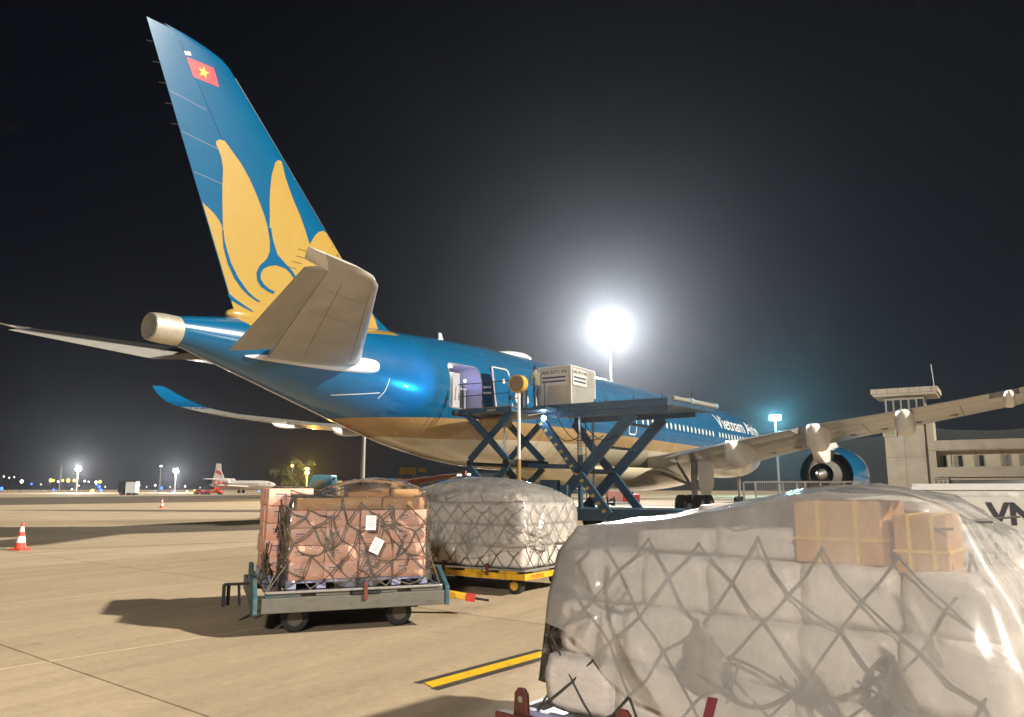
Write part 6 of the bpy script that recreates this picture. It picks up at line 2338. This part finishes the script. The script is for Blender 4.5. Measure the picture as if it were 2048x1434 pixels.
# local x = to the right in the picture, local y = away
MB().box(0, 6.2, 0, 6, 0, 13.2).build('shaft', cw, tw, bevel=0.03)
MB().box(4.4, 7.6, 0.35, 5, 13.0, 13.2).build('ledge', cw, tw)
MB().box(6.2, 7.6, 0.5, 6, 0, 13.0).build('side_bay', cw, tw, bevel=0.03)
MB().box(-0.6, 7.4, -0.6, 6.6, 13.2, 13.5).build('gallery_slab', cw, tw)
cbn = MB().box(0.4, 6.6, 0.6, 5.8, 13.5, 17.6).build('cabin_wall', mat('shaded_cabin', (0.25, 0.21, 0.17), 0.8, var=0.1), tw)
for k in range(5):
    MB().box(0.7 + 1.2 * k, 1.6 + 1.2 * k, 0.54, 0.598, 15.0, 17.0).build('cabin_window', M['glass'], cbn)
rf = MB().box(-1.2, 8.6, -1.2, 7.4, 17.6, 18.0).build('roof', cw, tw)
MB().box(-1.5, 8.9, -1.5, 7.7, 18.0, 18.9).build('parapet', cw, rf, bevel=0.03)
for k in range(6):
    MB().box(-0.6 + 1.7 * k, -0.5 + 1.7 * k, -1.53, -1.502, 18.05, 18.85).build('parapet_joint', M['seam'], rf)
MB().tube([(8.3, 1, 18.9), (8.1, 1, 23.0)], 0.07, 6).build('aerial', M['pole'], rf)
MB().box(-0.2, 2.0, -0.25, 0.0, 10.6, 12.6).build('shaft_balcony', cw, tw, bevel=0.03)
MB().box(0.1, 1.7, -0.28, -0.252, 10.9, 12.0).build('balcony_panel', mat('olive_panel', (0.22, 0.20, 0.11), 0.7), tw)
for z in (7.0,):
    MB().box(0.02, 6.18, -0.012, -0.002, z, z + 0.06).build('wall_joint', M['seam'], tw)
MB().box(3.0, 3.06, -0.012, -0.002, 0, 11.5).build('wall_joint', M['seam'], tw)

tb_ = thing('terminal_building', 'two-storey beige terminal block with balconies right of the control tower', 'building', (135.4, -11.4, -0.025), -pi / 2)
X1 = 40
MB().box(0.9, X1, 2.0, 12, 0, 8.0).build('wall', mat('cream_wall', (0.46, 0.40, 0.28), 0.85, var=0.08, vscale=0.8), tb_)
rf = MB().box(0.0, X1, 0.0, 12.5, 8.0, 8.15).build('roof_slab', cw, tb_)
MB().box(0.0, X1, -0.2, 0.1, 8.15, 9.75).build('roof_fascia', cw, rf, bevel=0.02)
MB().box(0.0, X1, 0.0, 2.0, 4.3, 4.5).build('balcony_slab', cw, tb_)
MB().box(0.0, X1, -0.15, 0.1, 3.6, 5.25).build('balcony_front', cw, tb_, bevel=0.02)
MB().box(0.0, 0.88, 0.0, 8, 0, 8.0).build('end_wall', cw, tb_)
ofr = mat('shutter_frame', (0.30, 0.24, 0.15), 0.6)
for k, (x, w_) in enumerate(((1.3, 0.9), (3.2, 1.5), (6.2, 1.6), (10.0, 1.5), (12.6, 1.8), (18.0, 1.5), (22, 1.5), (26, 1.5))):
    wn_ = MB().box(x, x + w_, 1.93, 1.998, 5.3, 7.3).build('window', ofr, tb_)
    MB().box(x + w_ * 0.52, x + w_ * 0.92, 1.90, 1.928, 5.4, 7.2).build('pane', M['glass'], wn_)
    for j in range(3):
        MB().box(x + w_ * 0.08, x + w_ * 0.45, 1.90, 1.928, 5.42 + 0.62 * j, 5.95 + 0.62 * j).build('pane', mat('louvre_pane', (0.20, 0.18, 0.13), 0.4), wn_)
for k in range(6):
    MB().tube([(2.9 + 3.7 * k, 1.9, 0.0), (2.9 + 3.7 * k, 1.9, 8.0)], 0.06, 6).build('drain_pipe', M['pole'], tb_)
for k in range(4):
    MB().box(5.1 + 4.1 * k, 6.0 + 4.1 * k, 1.55, 1.92, 4.55, 5.15).build('air_conditioner', M['white'], tb_, bevel=0.03)
MB().box(2.4, X1, 0.6, 0.7, 0.8, 3.1).build('lower_glazing', mat('grey_glazing', (0.10, 0.11, 0.10), 0.15, spec=0.8), tb_)
MB().box(2.4, X1, 0.3, 0.6, 3.1, 3.5).build('lintel', cw, tb_)
lt_ = MB().box(0.2, 2.4, -0.05, 0.3, 0, 3.5).build('stair_wall', cw, tb_)
for i in range(3):
    for j in range(2):
        MB().box(0.40 + 0.65 * i, 0.75 + 0.65 * i, -0.07, -0.052, 1.9 + 0.7 * j, 2.3 + 0.7 * j).build('stair_opening', M['seam'], lt_)
MB().box(0.3, 2.2, -0.07, -0.052, 3.2, 3.36).build('stair_opening', M['seam'], lt_)

# ================================================================= tree lit by the sodium lamp
tx0, ty0 = far(592, 142)
tree = thing('tree', 'dim leafy tree beside the orange sodium lamp', 'tree', (tx0, ty0, -0.025))
bark = mat('bark', (0.07, 0.05, 0.03), 0.9)
tkm = MB()
tkm.tube([(0, 0, 0), (0.1, 0, 1.2), (0.0, 0.1, 2.6), (0.2, 0, 4.6)], [0.26, 0.2, 0.15, 0.05], 10)
rnd = random.Random(5)
for k in range(7):
    a = k * 0.9
    z0 = 1.8 + 0.3 * k
    tkm.tube([(0.05, 0, z0), (1.1 * math.cos(a), 1.1 * math.sin(a), z0 + 0.9), (2.0 * math.cos(a), 2.0 * math.sin(a), z0 + 1.4)], [0.09, 0.05, 0.02], 6)
tkm.build('trunk', bark, tree, smooth=50)
lv = MB()
clumps = [(Vector((rnd.gauss(0, 1.7), rnd.gauss(0, 1.7), rnd.uniform(2.2, 6.4))), rnd.uniform(0.5, 1.1)) for _ in range(34)]
vs = []
fs = []
for _ in range(6000):
    c, r = rnd.choice(clumps)
    p = c + Vector((rnd.gauss(0, 0.5), rnd.gauss(0, 0.5), rnd.gauss(0, 0.4))) * r
    a = Vector((rnd.uniform(-1, 1), rnd.uniform(-1, 1), rnd.uniform(-1, 1))).normalized() * 0.13
    b_ = a.orthogonal().normalized() * 0.06
    o_ = len(vs)
    vs += [p - a, p + b_, p + a, p - b_]
    fs.append((o_, o_ + 1, o_ + 2, o_ + 3))
lv.add(vs, fs).build('crown', mat('leaves', (0.045, 0.06, 0.018), 0.7, var=0.4, vscale=1.5), tree)

# ================================================================= humid night air
hz = MB().box(-900, 950, -900, 950, -1.2, 75).build('haze', mat('haze_placeholder', (1, 1, 1)))
hm_ = bpy.data.materials.new('humid_air')
hm_.use_nodes = True
for n in list(hm_.node_tree.nodes):
    hm_.node_tree.nodes.remove(n)
ho = nd(hm_.node_tree, 'ShaderNodeOutputMaterial')
pv = nd(hm_.node_tree, 'ShaderNodeVolumePrincipled')
pv.inputs['Color'].default_value = (0.74, 0.83, 1.0, 1)
pv.inputs['Density'].default_value = 0.00026
pv.inputs['Anisotropy'].default_value = 0.85
hm_.node_tree.links.new(pv.outputs[0], ho.inputs['Volume'])
hz.data.materials.clear()
hz.data.materials.append(hm_)
tag(hz, 'thin humid night air lit by the floodlights', kind='stuff')
